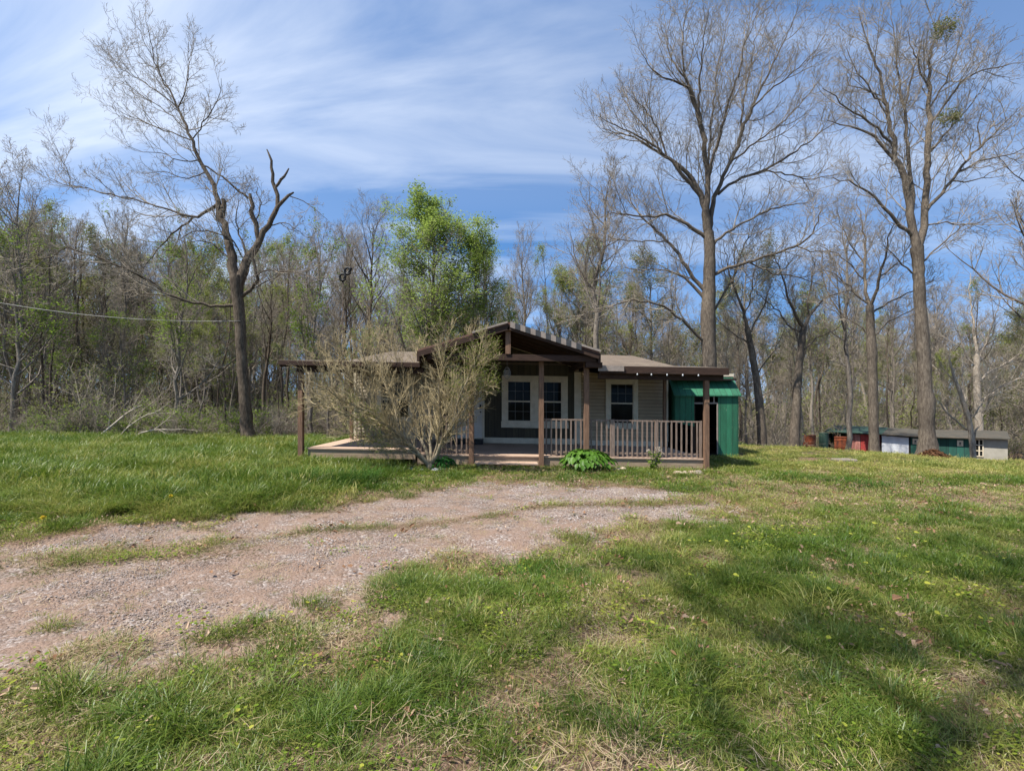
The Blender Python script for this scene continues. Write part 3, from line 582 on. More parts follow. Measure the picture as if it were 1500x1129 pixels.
# ------------------------------------------------------------------ forest tree kinds
def proto(seed, h, r0, limbs=20, lstart=.35, ang=48, l1=.33, sub=(6,4), leaf=None, lean=.03, bark_m=None, fork=False, up=.14, twig_r=.0055, per_limb=6):
    g = np.random.default_rng(seed); n = 14
    z = np.linspace(-.3, h, n); P = np.zeros((n,3)); P[:,2] = z
    P[:,0] = np.cumsum(g.normal(0, .012*h, n))*.6+lean*z; P[:,1] = np.cumsum(g.normal(0, .012*h, n))*.6; P[0,:2] = P[1,:2] = 0
    R = r0*(1-np.linspace(0, 1, n))**.8+.012; R[0] *= 1.35
    T = Acc(); V, Q = tubes(P[None], R[None], 9); T.put(V, Q)
    P1, R1 = children(P[None], R[None], limbs, lstart, .99, ang, l1, 8, up, .09, g, .75, rk=(.01,.011)); V, Q = tubes(P1, R1, 5); T.put(V, Q)
    P2, R2 = children(P1, R1, per_limb, .15, .98, 42, .5, 6, up, .12, g, .5)
    C = Acc(); V, Q = tubes(P2, R2, 3); C.put(V, Q)
    P3, R3 = children(P2, R2, sub[0], .12, 1, 40, .5, 4, .08, .14, g, .4, rtip=twig_r); V, Q = tubes(P3, R3, 3); C.put(V, Q)
    P4, R4 = children(P3, R3, sub[1], .1, 1, 40, .62, 3, .05, .15, g, .3, rtip=twig_r*.9); V, Q = tubes(P4, R4, 3); C.put(V, Q)
    mats = [M['twig']]
    if leaf:
        lm, per, size, keep, spread = leaf; V, Q = clump_noise_leaves(P4, per, size, g, spread, keep); C.put(V, Q, 1); mats.append(lm)
    bm = bark_m or M['bark_wood']
    tm = T.mesh('tree_trunk', [bm]); cm = C.mesh('tree_crown', mats)
    K = Acc(); K.V = T.V+C.V; K.n = T.n+C.n; K.Q = T.Q+[q+T.n for q in C.Q]; K.M = T.M+[m_+1 for m_ in C.M]
    return dict(trunk=tm, crown=cm, both=K.mesh('tree_both', [bm]+mats), h=h)
P_bare = [proto(101, 15, .18, 20, .45, bark_m=M['bark_dark']), proto(102, 16, .20, 24, .5, 40, .30), proto(103, 13, .13, 18, .42, 52, .34), proto(104, 17, .19, 22, .55, 36, .34, lean=-.04, bark_m=M['bark_dark']),
          proto(105, 14, .15, 20, .5, 45, .32, bark_m=M['bark_pale']), proto(106, 12, .11, 18, .4, 40, .36, lean=.06)]
P_lite = [proto(111, 14, .14, 20, .45, 46, .32, (6,4), leaf=(M['leaf_pale'], 2, .055, .30, .10)), proto(112, 12, .11, 20, .2, 50, .36, (6,4), leaf=(M['leaf_spring'], 2, .06, .28, .12)),
          proto(113, 15, .16, 22, .5, 44, .32, (6,4), leaf=(M['leaf_pale'], 2, .06, .45, .12))]
P_pole = [proto(141, 15, .10, 11, .62, 38, .26, (5,4), bark_m=M['bark_dark']), proto(142, 14, .085, 10, .6, 42, .26, (5,4)), proto(143, 15, .095, 10, .55, 44, .25, (5,4), leaf=(M['leaf_pale'], 2, .05, .4, .12), lean=.05, bark_m=M['bark_dark'])]
P_full = [proto(121, 13, .12, 30, .34, 46, .30, (6,4), leaf=(M['leaf_tree'], 5, .042, .78, .15), up=.10), proto(122, 12, .11, 26, .34, 46, .29, (6,4), leaf=(M['leaf_tree'], 5, .042, .78, .15), up=.10)]
P_ever = [proto(131, 13, .16, 30, .18, 66, .30, (6,4), leaf=(M['leaf_olive'], 3, .045, .62, .15), up=.06), proto(132, 11, .14, 30, .1, 62, .34, (6,4), leaf=(M['leaf_olive'], 3, .045, .62, .15), up=.08)]

BANDS = [(-9e9, 210, 'far left of the leaning tree'), (210, 420, 'around and behind the leaning tree'), (420, 760, 'behind the left half of the house'),
         (760, 1000, 'behind the right half of the house'), (1000, 1230, 'behind the green shed'), (1230, 9e9, 'behind the row of low sheds')]
def band(x, y):
    px = x/y*F+750
    for a, b, t in BANDS:
        if a <= px < b: return t
KINDW = {'bare': ('woodland_tree', 'leafless grey-brown woodland tree', 'leafless woodland trees'),
         'lite': ('woodland_tree', 'woodland tree with thin fresh spring leaves', 'woodland trees in first leaf'),
         'ever': ('evergreen_tree', 'olive-green evergreen tree', 'evergreen trees')}
def place(pr, x, y, h, rot, name, label, cat='tree', group=None, w=1.0, z=None):
    s = h/pr['h']*.90; root = empty(name, (x, y, zg(x, y) if z is None else z), label, cat, group)
    root.scale = (s*w, s*w, s); root.rotation_euler = (0, 0, rot)
    link_mesh('trunk', pr['trunk'], root); link_mesh('crown', pr['crown'], root)
    return root
def by_px(px, top, d): x = (px-750)/F*d; return x, d, CAMH+(HOR-top)/F*d-zg(x, d)
for sx_, sy_, sh_, sr_ in ((-3.5,-2.6,22,3.3),(-4.3,-3.0,27,1.0),(-6.0,-3.5,30,2.2)): place(P_pole[2], sx_, sy_, sh_, sr_, 'shade_tree', 'slender tall tree outside the photo whose shadow falls on the right-hand lawn', group='trees shading the lawn', w=.75)
# notable individual trees: pixel column, top, distance
x, y, h = by_px(612, 268, 27); place(P_full[0], x, y, h, .5, 'leafy_tree', 'taller bright green leafy tree behind the left part of the house roof', w=1.3)
x, y, h = by_px(688, 312, 28.5); place(P_full[1], x, y, h, 2.1, 'leafy_tree', 'shorter green leafy tree just right of the tallest leafy one', w=1.15)
for px, top, d, pr, w, lb in (
    (865, 240, 27, P_bare[1], 1.2, 'broad bare tree between the porch gable and the tallest bare tree'),
    (950, 372, 33, P_ever[1], 1.0, 'olive pine seen above the right-hand shingle roof'),
    (1100, 345, 36, P_ever[0], .9, 'tall olive pine right of the tallest bare tree'),
    (538, 296, 30, P_bare[3], 1.0, 'slender bare tree touching the left side of the green leafy tree'),
    (765, 318, 32, P_bare[1], .8, 'narrow upright bare tree above the porch gable peak'),
    (1540, 180, 26, P_bare[0], 1.2, 'bare tree whose crown runs out of the right edge of the photo'),
    (20, 215, 24, P_bare[5], 1.0, 'bare tree reaching highest at the left edge of the photo'),
    (1240, 275, 30, P_bare[2], 1.0, 'bare tree behind the medium forked tree')):
    x, y, h = by_px(px, top, d); place(pr, x, y, h, px*.1, 'woodland_tree' if pr not in P_ever else 'evergreen_tree', lb, w=w)
for i, (px, top, d) in enumerate(((30,325,34),(75,345,42),(165,335,38),(300,345,44),(-30,330,36),(1500,455,34))):
    x, y, h = by_px(px, top, d); b = band(x, y); place(P_ever[i % 2], x, y, h, i*1.3, 'evergreen_tree', 'olive-green evergreen tree in the woods '+b, group='evergreen trees '+b)
# woods in individuals
g = np.random.default_rng(5); placed = []; cnt = 0; tries = 0
while cnt < 205 and tries < 9000:
    tries += 1
    u = g.random(); y = 21+28*u**1.15; x = g.uniform(-1.22, 1.22)*y
    if y < 24 and x > -6: continue
    if -9 < x < 9 and y < 29.5: continue
    px = x/y*F+750
    if x > 9 and y < 31 and not (px < 1190): continue
    if abs(px-365) < 26 and y < 27: continue
    if any((x-a)**2+(y-b)**2 < (1.25 if px < 450 else 1.7)**2 for a, b in placed): continue
    placed.append((x, y)); r = g.random(); cnt += 1
    if px < 430: k = 'lite' if r < .58 else 'bare'
    else: k = 'lite' if r < .32 else 'bare'
    tops = np.interp(px, [0,200,330,430,520,640,740,850,1000,1150,1300,1500], [300,315,330,345,335,370,370,380,420,420,415,395])+g.normal(0, 22)
    d = y; h = max(5, CAMH+(HOR-tops)/F*min(d, 40)-zg(x, y)); h *= g.uniform(.55, .8) if g.random() < .5 else 1.0
    pr = (P_bare if k == 'bare' else P_lite)[int(g.integers(0, 6 if k == 'bare' else 3))]
    if g.random() < .42: pr = P_pole[(2 if k == 'lite' else int(g.integers(0, 2)))]
    nm, lb, gp = KINDW[k]; b = band(x, y)
    place(pr, x, y, h, g.random()*6.28, nm, lb+' '+b, group=gp+' '+b, w=g.uniform(.8, 1.1))

# ------------------------------------------------------------------ scatter by geometry nodes (stuff only)
def scatter(name, label, pts, rot, scl, idx, tint, objs):
    me = bpy.data.meshes.new(name); me.vertices.add(len(pts)); me.vertices.foreach_set('co', np.asarray(pts, np.float32).ravel())
    for nm, ty, arr in (('rotv', 'FLOAT_VECTOR', rot), ('sclv', 'FLOAT_VECTOR', scl)):
        a = me.attributes.new(nm, ty, 'POINT'); a.data.foreach_set('vector', np.asarray(arr, np.float32).ravel())
    a = me.attributes.new('idx', 'INT', 'POINT'); a.data.foreach_set('value', np.asarray(idx, np.int32))
    a = me.attributes.new('tint', 'FLOAT', 'POINT'); a.data.foreach_set('value', np.asarray(tint, np.float32))
    me.update(); o = bpy.data.objects.new(name, me); COL.objects.link(o); tag(o, label, None, None, 'stuff')
    col = bpy.data.collections.new(name+'_kinds')
    for i, ob in enumerate(objs):
        q = bpy.data.objects.new('%s_kind_%02d' % (name, i), ob); col.objects.link(q)
    ng = bpy.data.node_groups.new(name+'_scatter', 'GeometryNodeTree')
    ng.interface.new_socket('Geometry', in_out='INPUT', socket_type='NodeSocketGeometry'); ng.interface.new_socket('Geometry', in_out='OUTPUT', socket_type='NodeSocketGeometry')
    gi = ng.nodes.new('NodeGroupInput'); go = ng.nodes.new('NodeGroupOutput'); ip = ng.nodes.new('GeometryNodeInstanceOnPoints')
    ci = ng.nodes.new('GeometryNodeCollectionInfo'); ci.inputs['Collection'].default_value = col; ci.inputs['Separate Children'].default_value = True; ci.inputs['Reset Children'].default_value = True
    mp = ng.nodes.new('GeometryNodeMeshToPoints')
    ng.links.new(gi.outputs[0], mp.inputs['Mesh']); ng.links.new(mp.outputs[0], ip.inputs['Points']); ng.links.new(ci.outputs[0], ip.inputs['Instance']); ip.inputs['Pick Instance'].default_value = True
    def att(nm, ty):
        n = ng.nodes.new('GeometryNodeInputNamedAttribute'); n.data_type = ty; n.inputs['Name'].default_value = nm
        return n.outputs[0]
    er = ng.nodes.new('FunctionNodeEulerToRotation'); ng.links.new(att('rotv', 'FLOAT_VECTOR'), er.inputs[0]); ng.links.new(er.outputs[0], ip.inputs['Rotation'])
    ng.links.new(att('sclv', 'FLOAT_VECTOR'), ip.inputs['Scale']); ng.links.new(att('idx', 'INT'), ip.inputs['Instance Index'])
    ng.links.new(ip.outputs[0], go.inputs[0])
    md = o.modifiers.new('Scatter', 'NODES'); md.node_group = ng
    return o

def blades(seed, n, rad, h0, h1, w, lean, mat_, flat=False, segs=3):
    g = np.random.default_rng(seed); a = g.random(n)*2*PI; rr = rad*g.random(n)**.6*1.15; p = np.stack([rr*np.cos(a), rr*np.sin(a), np.zeros(n)], -1)
    h = g.uniform(h0, h1, n); az = a+g.normal(0, .9, n); ln = np.abs(g.normal(lean, lean*.5, n))
    d = np.stack([np.cos(az), np.sin(az), np.zeros(n)], -1); side = np.stack([-np.sin(az+g.normal(0,.6,n)), np.cos(az+g.normal(0,.6,n)), np.zeros(n)], -1)
    V = []; 
    for s in range(segs+1):
        t = s/segs; c = p+d*(h*ln*t*t*1.2)[:,None]+np.array([0,0,1.])*((h*(t-.35*ln*t*t*t) if not flat else .012+.02*np.sin(t*PI)*g.random(n)))[:,None]
        if flat: c = p+d*(h*t)[:,None]+np.array([0,0,1.])*(.012+.03*g.random(n)*t)[:,None]
        ww = w*(1-.0*t)*(1 if s < segs else .08)*(.7+.3*(s == 1))
        V += [c-side*ww/2, c+side*ww/2]
    V = np.stack(V, 1); m = 2*(segs+1); Q = np.concatenate([np.stack([np.arange(n)*m+2*s, np.arange(n)*m+2*s+1, np.arange(n)*m+2*s+3, np.arange(n)*m+2*s+2], -1) for s in range(segs)])
    rnd = np.repeat(g.random(n), m)
    return mesh_np('blades', V.reshape(-1,3), [Q], [mat_], rnd=rnd)
def leaf_bits(seed, n, rad, s, mat_, hmax=.03, curl=.5, round_=False):
    g = np.random.default_rng(seed); V = []; Q = []; R = []
    k = 0
    for i in range(n):
        a = g.random()*6.28; r = rad*math.sqrt(g.random()); c = np.array([r*math.cos(a), r*math.sin(a), g.uniform(.004, hmax)])
        u = unit(np.array([math.cos(a*3), math.sin(a*3), g.normal(0, curl*.4)])); v = unit(np.array([-u[1], u[0], g.normal(0, curl*.5)])); nn = np.cross(u, v); q = s*g.uniform(.6, 1.3)
        an = np.linspace(0, 2*PI, 8, endpoint=False); m = len(an)
        asp = .9 if round_ else .55
        rad_ = 1+(0 if round_ else .22)*np.sin(3*an+g.random()*6)
        ring = c+q*(np.cos(an)*rad_)[:,None]*u+q*asp*(np.sin(an)*rad_)[:,None]*v+(np.abs(np.sin(an))*q*curl*.5)[:,None]*nn
        ring[:,2] = np.maximum(ring[:,2], .002)
        V.append(c[None]-nn*0); V.append(ring); Q.append(np.array([(k, k+1+j, k+1+(j+1) % m) for j in range(m)])); R += [g.random()]*(m+1); k += m+1
    return mesh_np('leaf_bits', np.vstack(V), [np.vstack(Q)], [mat_], rnd=R)
def stones(seed, n, rad, s0, s1):
    g = np.random.default_rng(seed); base = np.array([(1,0,0),(-1,0,0),(0,1,0),(0,-1,0),(0,0,1),(0,0,-1)], float); F_ = np.array([(0,2,4),(2,1,4),(1,3,4),(3,0,4),(2,0,5),(1,2,5),(3,1,5),(0,3,5)])
    V = []; Q = []; R = []
    for i in range(n):
        a = g.random()*6.28; r = rad*math.sqrt(g.random()); s = g.uniform(s0, s1); b = base*(s*g.uniform(.6, 1.2, (6,1)))*np.array([1,1,.6]); th = g.random()*6.28
        b = np.stack([b[:,0]*math.cos(th)-b[:,1]*math.sin(th), b[:,0]*math.sin(th)+b[:,1]*math.cos(th), b[:,2]], -1)
        V.append(b+[r*math.cos(a), r*math.sin(a), s*.15]); Q.append(F_+6*i); R += [g.random()]*6
    return mesh_np('stones', np.vstack(V), [np.vstack(Q)], [M['gravelstone']], rnd=R)

house_rect = (-5.6, 5.3, 12.35, 27)
def in_house(x, y): return (x > house_rect[0]) & (x < house_rect[1]) & (y > house_rect[2])
def in_shed(x, y): return (x > 5.2) & (x < 7.6) & (y > 15.6) & (y < 18.2)
def sample(n, y0, y1, g, half=1.16):
    # area-uniform in a wedge in front of the camera
    y = np.sqrt(g.uniform(y0*y0, y1*y1, n)); x = g.uniform(-half, half, n)*(y+.3); return x, y
def gz(x, y): return zbase(x, y)+(fbm(x*1.3, y*1.3)-.5)*.10+(fbm(x*6, y*6, 3)-.5)*.025-.02*gravel_f(x, y)

g = np.random.default_rng(77)
K_short = [blades(s, 46, .13, .03, .085, .0042, .9, M['grass']) for s in (1,2,3)]
K_med = [blades(s, 60, .12, .045, .12, .0048, .85, M['grass']) for s in (4,5,6)]
K_long = [blades(s, 80, .15, .09, .21, .0055, .8, M['grass'], segs=4) for s in (7,8,9)]
K_far = [blades(s, 60, .34, .03, .08, .010, .8, M['grass']) for s in (10,11)]
K_farlong = [blades(s, 90, .34, .09, .24, .010, .6, M['grass']) for s in (12,13)]
K_g = K_short+K_med+K_long+K_far+K_farlong
XS, YS, IX, SC, TI = [], [], [], [], []
for (n, y0, y1, zone) in ((11500, 1.5, 4.5, 0), (14000, 4.2, 8.5, 1), (13000, 8, 14, 2), (15000, 13, 24, 3)):
    x, y = sample(n, y0, y1, g); gr = gravel_f(x, y); dr = dry_f(x, y); lo = long_f(x, y)
    lush = sstep(.42, .60, fbm(x*1.15+3, y*1.15+8)*.4+fbm(x*3.6+3, y*3.6)*.6)
    keep = ((g.random(n) < .25) | ~((x > -2.9) & (x < -1.4) & (y > 11.45) & (y < 12.4))) & (g.random(n) < (1-.96*sstep(.12, .6, gr))*(1-.75*dr)*(.68+.32*lush+lo)) & ~in_house(x, y) & ~in_shed(x, y) & (y < 21.5+3*(x > 9))
    x, y, dr, lo, lush, gr = [a[keep] for a in (x, y, dr, lo, lush, gr)]; n = len(x)
    q = g.random(n); r3 = g.integers(0, 3, n); r2 = g.integers(0, 2, n)
    medp = np.clip(.12+(lush-.45)*.9, .05, .5)*(1-dr); ix = np.where(q < medp, 3+r3, r3)
    ix = np.where((q < np.clip((lush-.8)*.4, 0, .06)) & (zone < 2), 6+r3, ix)
    if zone >= 2: ix = np.where(q > .45, 9+r2, ix)
    ix = np.where(lo > g.random(n), np.where((zone >= 2) & (g.random(n) < .6), 11+r2, np.where(g.random(n) < .7, 6+r3, 3+r3)), ix)
    sc = g.uniform(.7, 1.25, n)*(1-.45*gr)*(1+.35*lo*(fbm(x*1.2, y*1.7+20)-.5)*6*.5)*(1+.15*lo)*np.interp(np.hypot(x, y), [2.2, 5], [.78, 1.0])
    right = sstep(4, 9, x)*sstep(10.5, 13, y)
    ti = .34-.24*lush+.28*dr+.40*right+g.normal(0, .15, n)+(fbm(x*.5, y*.5+9)-.5)*.6
    XS.append(x); YS.append(y); IX.append(ix); SC.append(sc); TI.append(ti)
x, y, ix, sc, ti = [np.concatenate(a) for a in (XS, YS, IX, SC, TI)]; n = len(x)
rot = np.stack([g.normal(0, .12, n), g.normal(0, .12, n), g.random(n)*6.28], -1)
scatter('grass', 'green grass of the lawn, longer at the left', np.stack([x, y, gz(x, y)], -1), rot, np.stack([sc, sc, sc*g.uniform(.8, 1.2, n)], -1), ix, np.clip(ti, 0, 1), K_g)
# straw, clover, leaves, gravel
K_s = [blades(s, 30, .16, .05, .14, .0035, 1, M['straw'], True) for s in (21,22,23)]
x, y = sample(9000, 1.5, 13, g); dr = dry_f(x, y); gr = gravel_f(x, y); keep = (g.random(9000) < (dr*.9+.10)*(1-.85*sstep(.2, .7, gr))) & ~in_house(x, y); x, y = x[keep], y[keep]; n = len(x)
s = g.uniform(.7, 1.2, n); scatter('dry_grass', 'flattened dry straw between the grass tufts', np.stack([x, y, gz(x, y)+.008], -1), np.stack([g.normal(0,.1,n), g.normal(0,.1,n), g.random(n)*6.28], -1), np.stack([s]*3, -1), g.integers(0, 3, n), g.random(n)*.6, K_s)
K_l = [leaf_bits(s, 5, .13, .025, M['dead_leaf'], .05, .9) for s in (31,32,33)]+[leaf_bits(34, 16, .16, .013, M['dead_leaf'], .04, .8)]
x, y = sample(8000, 1.5, 12, g, 1.16); dr = dry_f(x, y); gr = gravel_f(x, y); cl = sstep(.5, .68, fbm(x*2+55, y*2+5)); keep = (g.random(len(x)) < (.05+.8*dr*cl+.4*cl*sstep(5, 3, y)+.35*dr)*(1-sstep(.3, .7, gr)*.97)) & ~in_house(x, y); x, y = x[keep], y[keep]; n = len(x)
s = g.uniform(.6, 1.25, n)*np.interp(np.hypot(x, y), [2, 4.5], [.55, 1.0]); scatter('fallen_leaves', 'curled dead brown leaves lying in the grass', np.stack([x, y, gz(x, y)+.015], -1), np.stack([g.normal(0,.3,n), g.normal(0,.3,n), g.random(n)*6.28], -1), np.stack([s]*3, -1), np.where(g.random(n) < .55, 3, g.integers(0, 3, n)), g.random(n)*.75, K_l)
K_c = [leaf_bits(s, 22, .12, .011, M['clover'], .06, .3, True) for s in (41,42)]+[leaf_bits(43, 4, .09, .016, M['clover'], .13, .4, True)]
x, y = sample(9000, 1.5, 14, g); cl = sstep(.47, .62, fbm(x*1.6+5, y*1.6+50)); gr = gravel_f(x, y); keep = (g.random(len(x)) < (.12+.7*cl)*(1-.93*sstep(.2, .7, gr))*(1-.8*long_f(x, y))) & ~in_house(x, y); x, y, cl = x[keep], y[keep], cl[keep]; n = len(x)
big = (g.random(n) < .30) & (x > -1.8) & (y < 6.5); ix = np.where(big, 2, g.integers(0, 2, n)); s = g.uniform(.7, 1.2, n)*np.where(big, np.interp(np.hypot(x, y), [2, 5], [.5, 1.0]), 1)
scatter('ground_cover', 'small round-leaved weeds, some yellow-green, in the lawn', np.stack([x, y, gz(x, y)+.01], -1), np.stack([g.normal(0,.1,n), g.normal(0,.1,n), g.random(n)*6.28], -1), np.stack([s]*3, -1), ix, np.where(big, g.uniform(.5, .85, n), g.uniform(0, .6, n)), K_c)
K_r = [stones(51, 50, .2, .005, .013), stones(52, 30, .2, .006, .019), stones(53, 70, .22, .003, .009)]
x, y = sample(15000, 2, 11.5, g); gr = gravel_f(x, y); keep = (g.random(len(x)) < sstep(.3, .8, gr)*np.clip(.06+.5*sstep(-.5, 1.5, x)+2.6*(fbm(x*1.1+8, y*1.1)-.42), .05, .8)) & ~in_house(x, y); x, y = x[keep], y[keep]; n = len(x); s = g.uniform(.7, 1.3, n)
scatter('gravel', 'grey and pinkish gravel of the drive', np.stack([x, y, gz(x, y)+.004], -1), np.stack([s*0, s*0, g.random(n)*6.28], -1), np.stack([s]*3, -1), np.where((x < -1) & (g.random(n) < .6), 2, g.integers(0, 3, n)), g.random(n)*.65, K_r)

# undergrowth and far-off wood
def brush(seed, h, stems, leaf=None, tw=None):
    g = np.random.default_rng(seed); b = g.normal(0, .25, (stems,3)); b[:,2] = -.1; d = unit(np.stack([g.normal(0,.35,stems), g.normal(0,.35,stems), np.ones(stems)], -1))
    n = 7; P = np.empty((stems, n, 3)); P[:,0] = b; hh = h*g.uniform(.5, 1, stems)
    for i in range(1, n): d = unit(d+g.normal(0, .13, d.shape)); P[:,i] = P[:,i-1]+d*(hh/(n-1))[:,None]
    R = (.007*hh)[:,None]*(1-np.linspace(0,1,n)*.8)[None]+.003; A = Acc(); V, Q = tubes(P, R, 4); A.put(V, Q)
    P2, R2 = children(P, R, 9, .15, 1, 45, .38, 5, .08, .15, g, .4); V, Q = tubes(P2, R2, 3); A.put(V, Q)
    P3, R3 = children(P2, R2, 6, .1, 1, 42, .5, 4, .05, .15, g, .4, rtip=.0045); V, Q = tubes(P3, R3, 3); A.put(V, Q); ms = [tw or M['twig']]
    if leaf: V, Q = clump_noise_leaves(P3, leaf[1], leaf[2], g, .06, leaf[3]); A.put(V, Q, 1); ms.append(leaf[0])
    return A.mesh('brush', ms)
K_b = [brush(61, 3.0, 9), brush(62, 2.2, 12, (M['leaf_spring'], 1, .05, .35)), brush(63, 4.2, 7, (M['leaf_pale'], 1, .05, .35)), brush(64, 2.0, 14), brush(65, 3.2, 8, (M['leaf_spring'], 1, .055, .6)), brush(66, 5.0, 5, (M['leaf_olive'], 1, .05, .4))]
pts = []; ix = []
t = 0
while len(pts) < 520:
    y = 20.3+30*g.random()**1.0; x = g.uniform(-1.2, 1.2)*y
    if -9.5 < x < 9.5 and y < 28: continue
    if x > 8 and y < (24+3*g.random()): continue
    if x > 14 and y < 36 and x/y > .66: continue
    pts.append((x, y, zg(x, y))); px = x/y*F+750
    ix.append(int(g.choice([0,1,2,3,4,5], p=[.06,.27,.20,.06,.31,.10] if px < 430 else [.26,.12,.20,.20,.08,.14])))
nn_ = len(pts)
while len(pts) < nn_+420:
    y = 44+40*g.random(); x = g.uniform(-1.2, 1.2)*y; pts.append((x, y, zg(x, y))); ix.append(int(g.choice([0,2,5,4])))
n = len(pts); s = np.where(np.array(pts)[:,1] < 33, g.uniform(.42, .8, n), g.uniform(.7, 1.2, n)*(1+.6*(np.array(pts)[:,1] > 44))); scatter('undergrowth', 'thin brush and saplings filling the edge of the woods', np.array(pts), np.stack([s*0, s*0, g.random(n)*6.28], -1), np.stack([s*1.15, s*1.15, s], -1), ix, g.random(n), K_b)
pts = []
while len(pts) < 210:
    y = 46+55*g.random(); x = g.uniform(-1.25, 1.25)*y; pts.append((x, y, zg(x, y)))
n = len(pts); s = g.uniform(.75, 1.1, n)*(1+.25*(np.array(pts)[:,0] < -10)); scatter('distant_woods', 'far-off woods behind the nearer trees', np.array(pts), np.stack([s*0, s*0, g.random(n)*6.28], -1), np.stack([s*1.1, s*1.1, s*.9], -1), g.integers(0, 7, n), g.random(n), [P_bare[0]['both'], P_bare[2]['both'], P_bare[4]['both'], P_lite[0]['both'], P_lite[2]['both'], P_ever[0]['both'], P_bare[1]['both']])

# ------------------------------------------------------------------ house
SH = -.017
house = empty('house', (0, 16, 0), 'low brown ranch house with a front porch and central gable', 'house')
def hb(mb, name, m, parent=house, bevel=0., lab=None, smooth=False):
    o = mb.build(name, m, None, SH, smooth, bevel); 
    o.parent = parent; p = parent; off = Vector((0,0,0))
    while p is not None: off += Vector(p.location); p = p.parent
    o.location = -off
    if lab: o['label'] = lab
    return o
yF, yW = 12.5, 16.0
def siding(mb, x0, x1, z0, z1, y, step=.115, axis='y', sgn=-1):
    z = z0
    while z < z1-.01:
        zt = min(z+step, z1); o = .026
        if axis == 'y': mb.add([(x0,y+sgn*o,z),(x1,y+sgn*o,z),(x1,y+sgn*.002,zt),(x0,y+sgn*.002,zt),(x0,y,z),(x1,y,z)], [(0,1,2,3),(4,5,1,0)])
        else: mb.add([(y+sgn*o,x0,z),(y+sgn*o,x1,z),(y+sgn*.002,x1,zt),(y+sgn*.002,x0,zt),(y,x0,z),(y,x1,z)], [(0,1,2,3),(4,5,1,0)])
        z = zt
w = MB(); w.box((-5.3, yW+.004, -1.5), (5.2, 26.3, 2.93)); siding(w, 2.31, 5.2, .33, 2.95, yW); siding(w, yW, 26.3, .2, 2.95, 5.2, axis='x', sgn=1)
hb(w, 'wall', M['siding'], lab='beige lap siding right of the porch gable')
w = MB(); siding(w, -5.3, -2.45, .33, 2.95, yW); siding(w, yW, 26.3, .2, 2.95, -5.3, axis='x', sgn=-1); hb(w, 'wall', M['siding_light'], lab='pale lap siding at the left end')
w = MB(); w.prism([(-2.45,.49),(2.08,.49),(2.08,2.95),(-.09,3.6),(-2.45,2.9)], 'y', yW-.03, yW); hb(w, 'wall', M['dark_boards'], lab='dark vertical board wall under the gable')
w = MB(); w.box((2.08, yW-.05, .33), (2.31, yW+.001, 2.72)); w.box((-2.45, yW-.045, .30), (2.08, yW-.004, .49)); w.box((2.31, yW-.04, .28), (5.2, yW-.003, .45)); w.box((5.12, yW-.04, .45), (5.22, yW-.003, 2.9)); w.box((-5.32, yW-.04, .3), (-5.2, yW-.003, 2.9))
for sx in (1, -1): w.beam((-.09, yW-.06, 3.56), (-.09+sx*2.15, yW-.06, 2.90), .03, .07)
hb(w, 'trim', M['white_paint'], bevel=.004)

def window(xa, xb, za, zb, opens, zmid, label=None, y=yW-.012, lower=True):
    f = MB(); t = .055
    xs = [xa]+[v for o in opens for v in o]+[xb]
    # frame: head, sill, stiles
    f.box((xa, y-t, opens_z[1]), (xb, y-.002, zb)); f.box((xa-.02, y-t-.02, za), (xb+.02, y-.002, opens_z[0]))
    for i in range(0, len(xs), 2): f.box((xs[i], y-t+.001, opens_z[0]), (xs[i+1], y-.003, opens_z[1]))
    fo = hb(f, 'window', M['white_paint'], bevel=.004, lab=label)
    for (a, b) in opens:
        p = MB(); p.box((a+.001, y-.018, opens_z[0]), (b-.001, y-.012, opens_z[1])); hb(p, 'pane', M['glass'], fo)
        s = MB(); s.box((a, y-.04, zmid-.022), (b, y-.019, zmid+.022))
        for e in (a+.014, b-.014): s.box((e-.014, y-.034, opens_z[0]+.001), (e+.014, y-.0185, opens_z[1]-.001))
        s.box((a+.028, y-.033, opens_z[0]+.001), (b-.028, y-.0187, opens_z[0]+.03)); s.box((a+.028, y-.033, opens_z[1]-.03), (b-.028, y-.0187, opens_z[1]-.001))
        hb(s, 'sash', M['white_paint'], fo)
        u = MB()
        for i in (1, 2):
            xx = a+(b-a)*i/3
            for (q0, q1) in (((opens_z[0]+.03, zmid-.022),) if lower else ())+((zmid+.022, opens_z[1]-.03),): u.box((xx-.006, y-.023, q0), (xx+.006, y-.0182, q1))
        for zz in (((opens_z[0]+zmid)/2,) if lower else ())+((opens_z[1]+zmid)/2,): u.box((a+.028, y-.0245, zz-.006), (b-.028, y-.0181, zz+.006))
        hb(u, 'muntin', M['muntin'], fo)
opens_z = (1.04, 2.39); window(-.34, 1.86, .83, 2.57, [(-.155,.635),(.875,1.665)], 1.71, 'double window with a wide white frame', yW-.03)
opens_z = (1.02, 2.36); window(3.13, 4.21, .85, 2.52, [(3.28,4.06)], 1.70, 'single window with a white frame', yW-.012, False)
opens_z = (1.1, 2.3); window(-4.5, -3.3, .95, 2.45, [(-4.36,-3.44)], 1.7, 'window behind the bare bush')
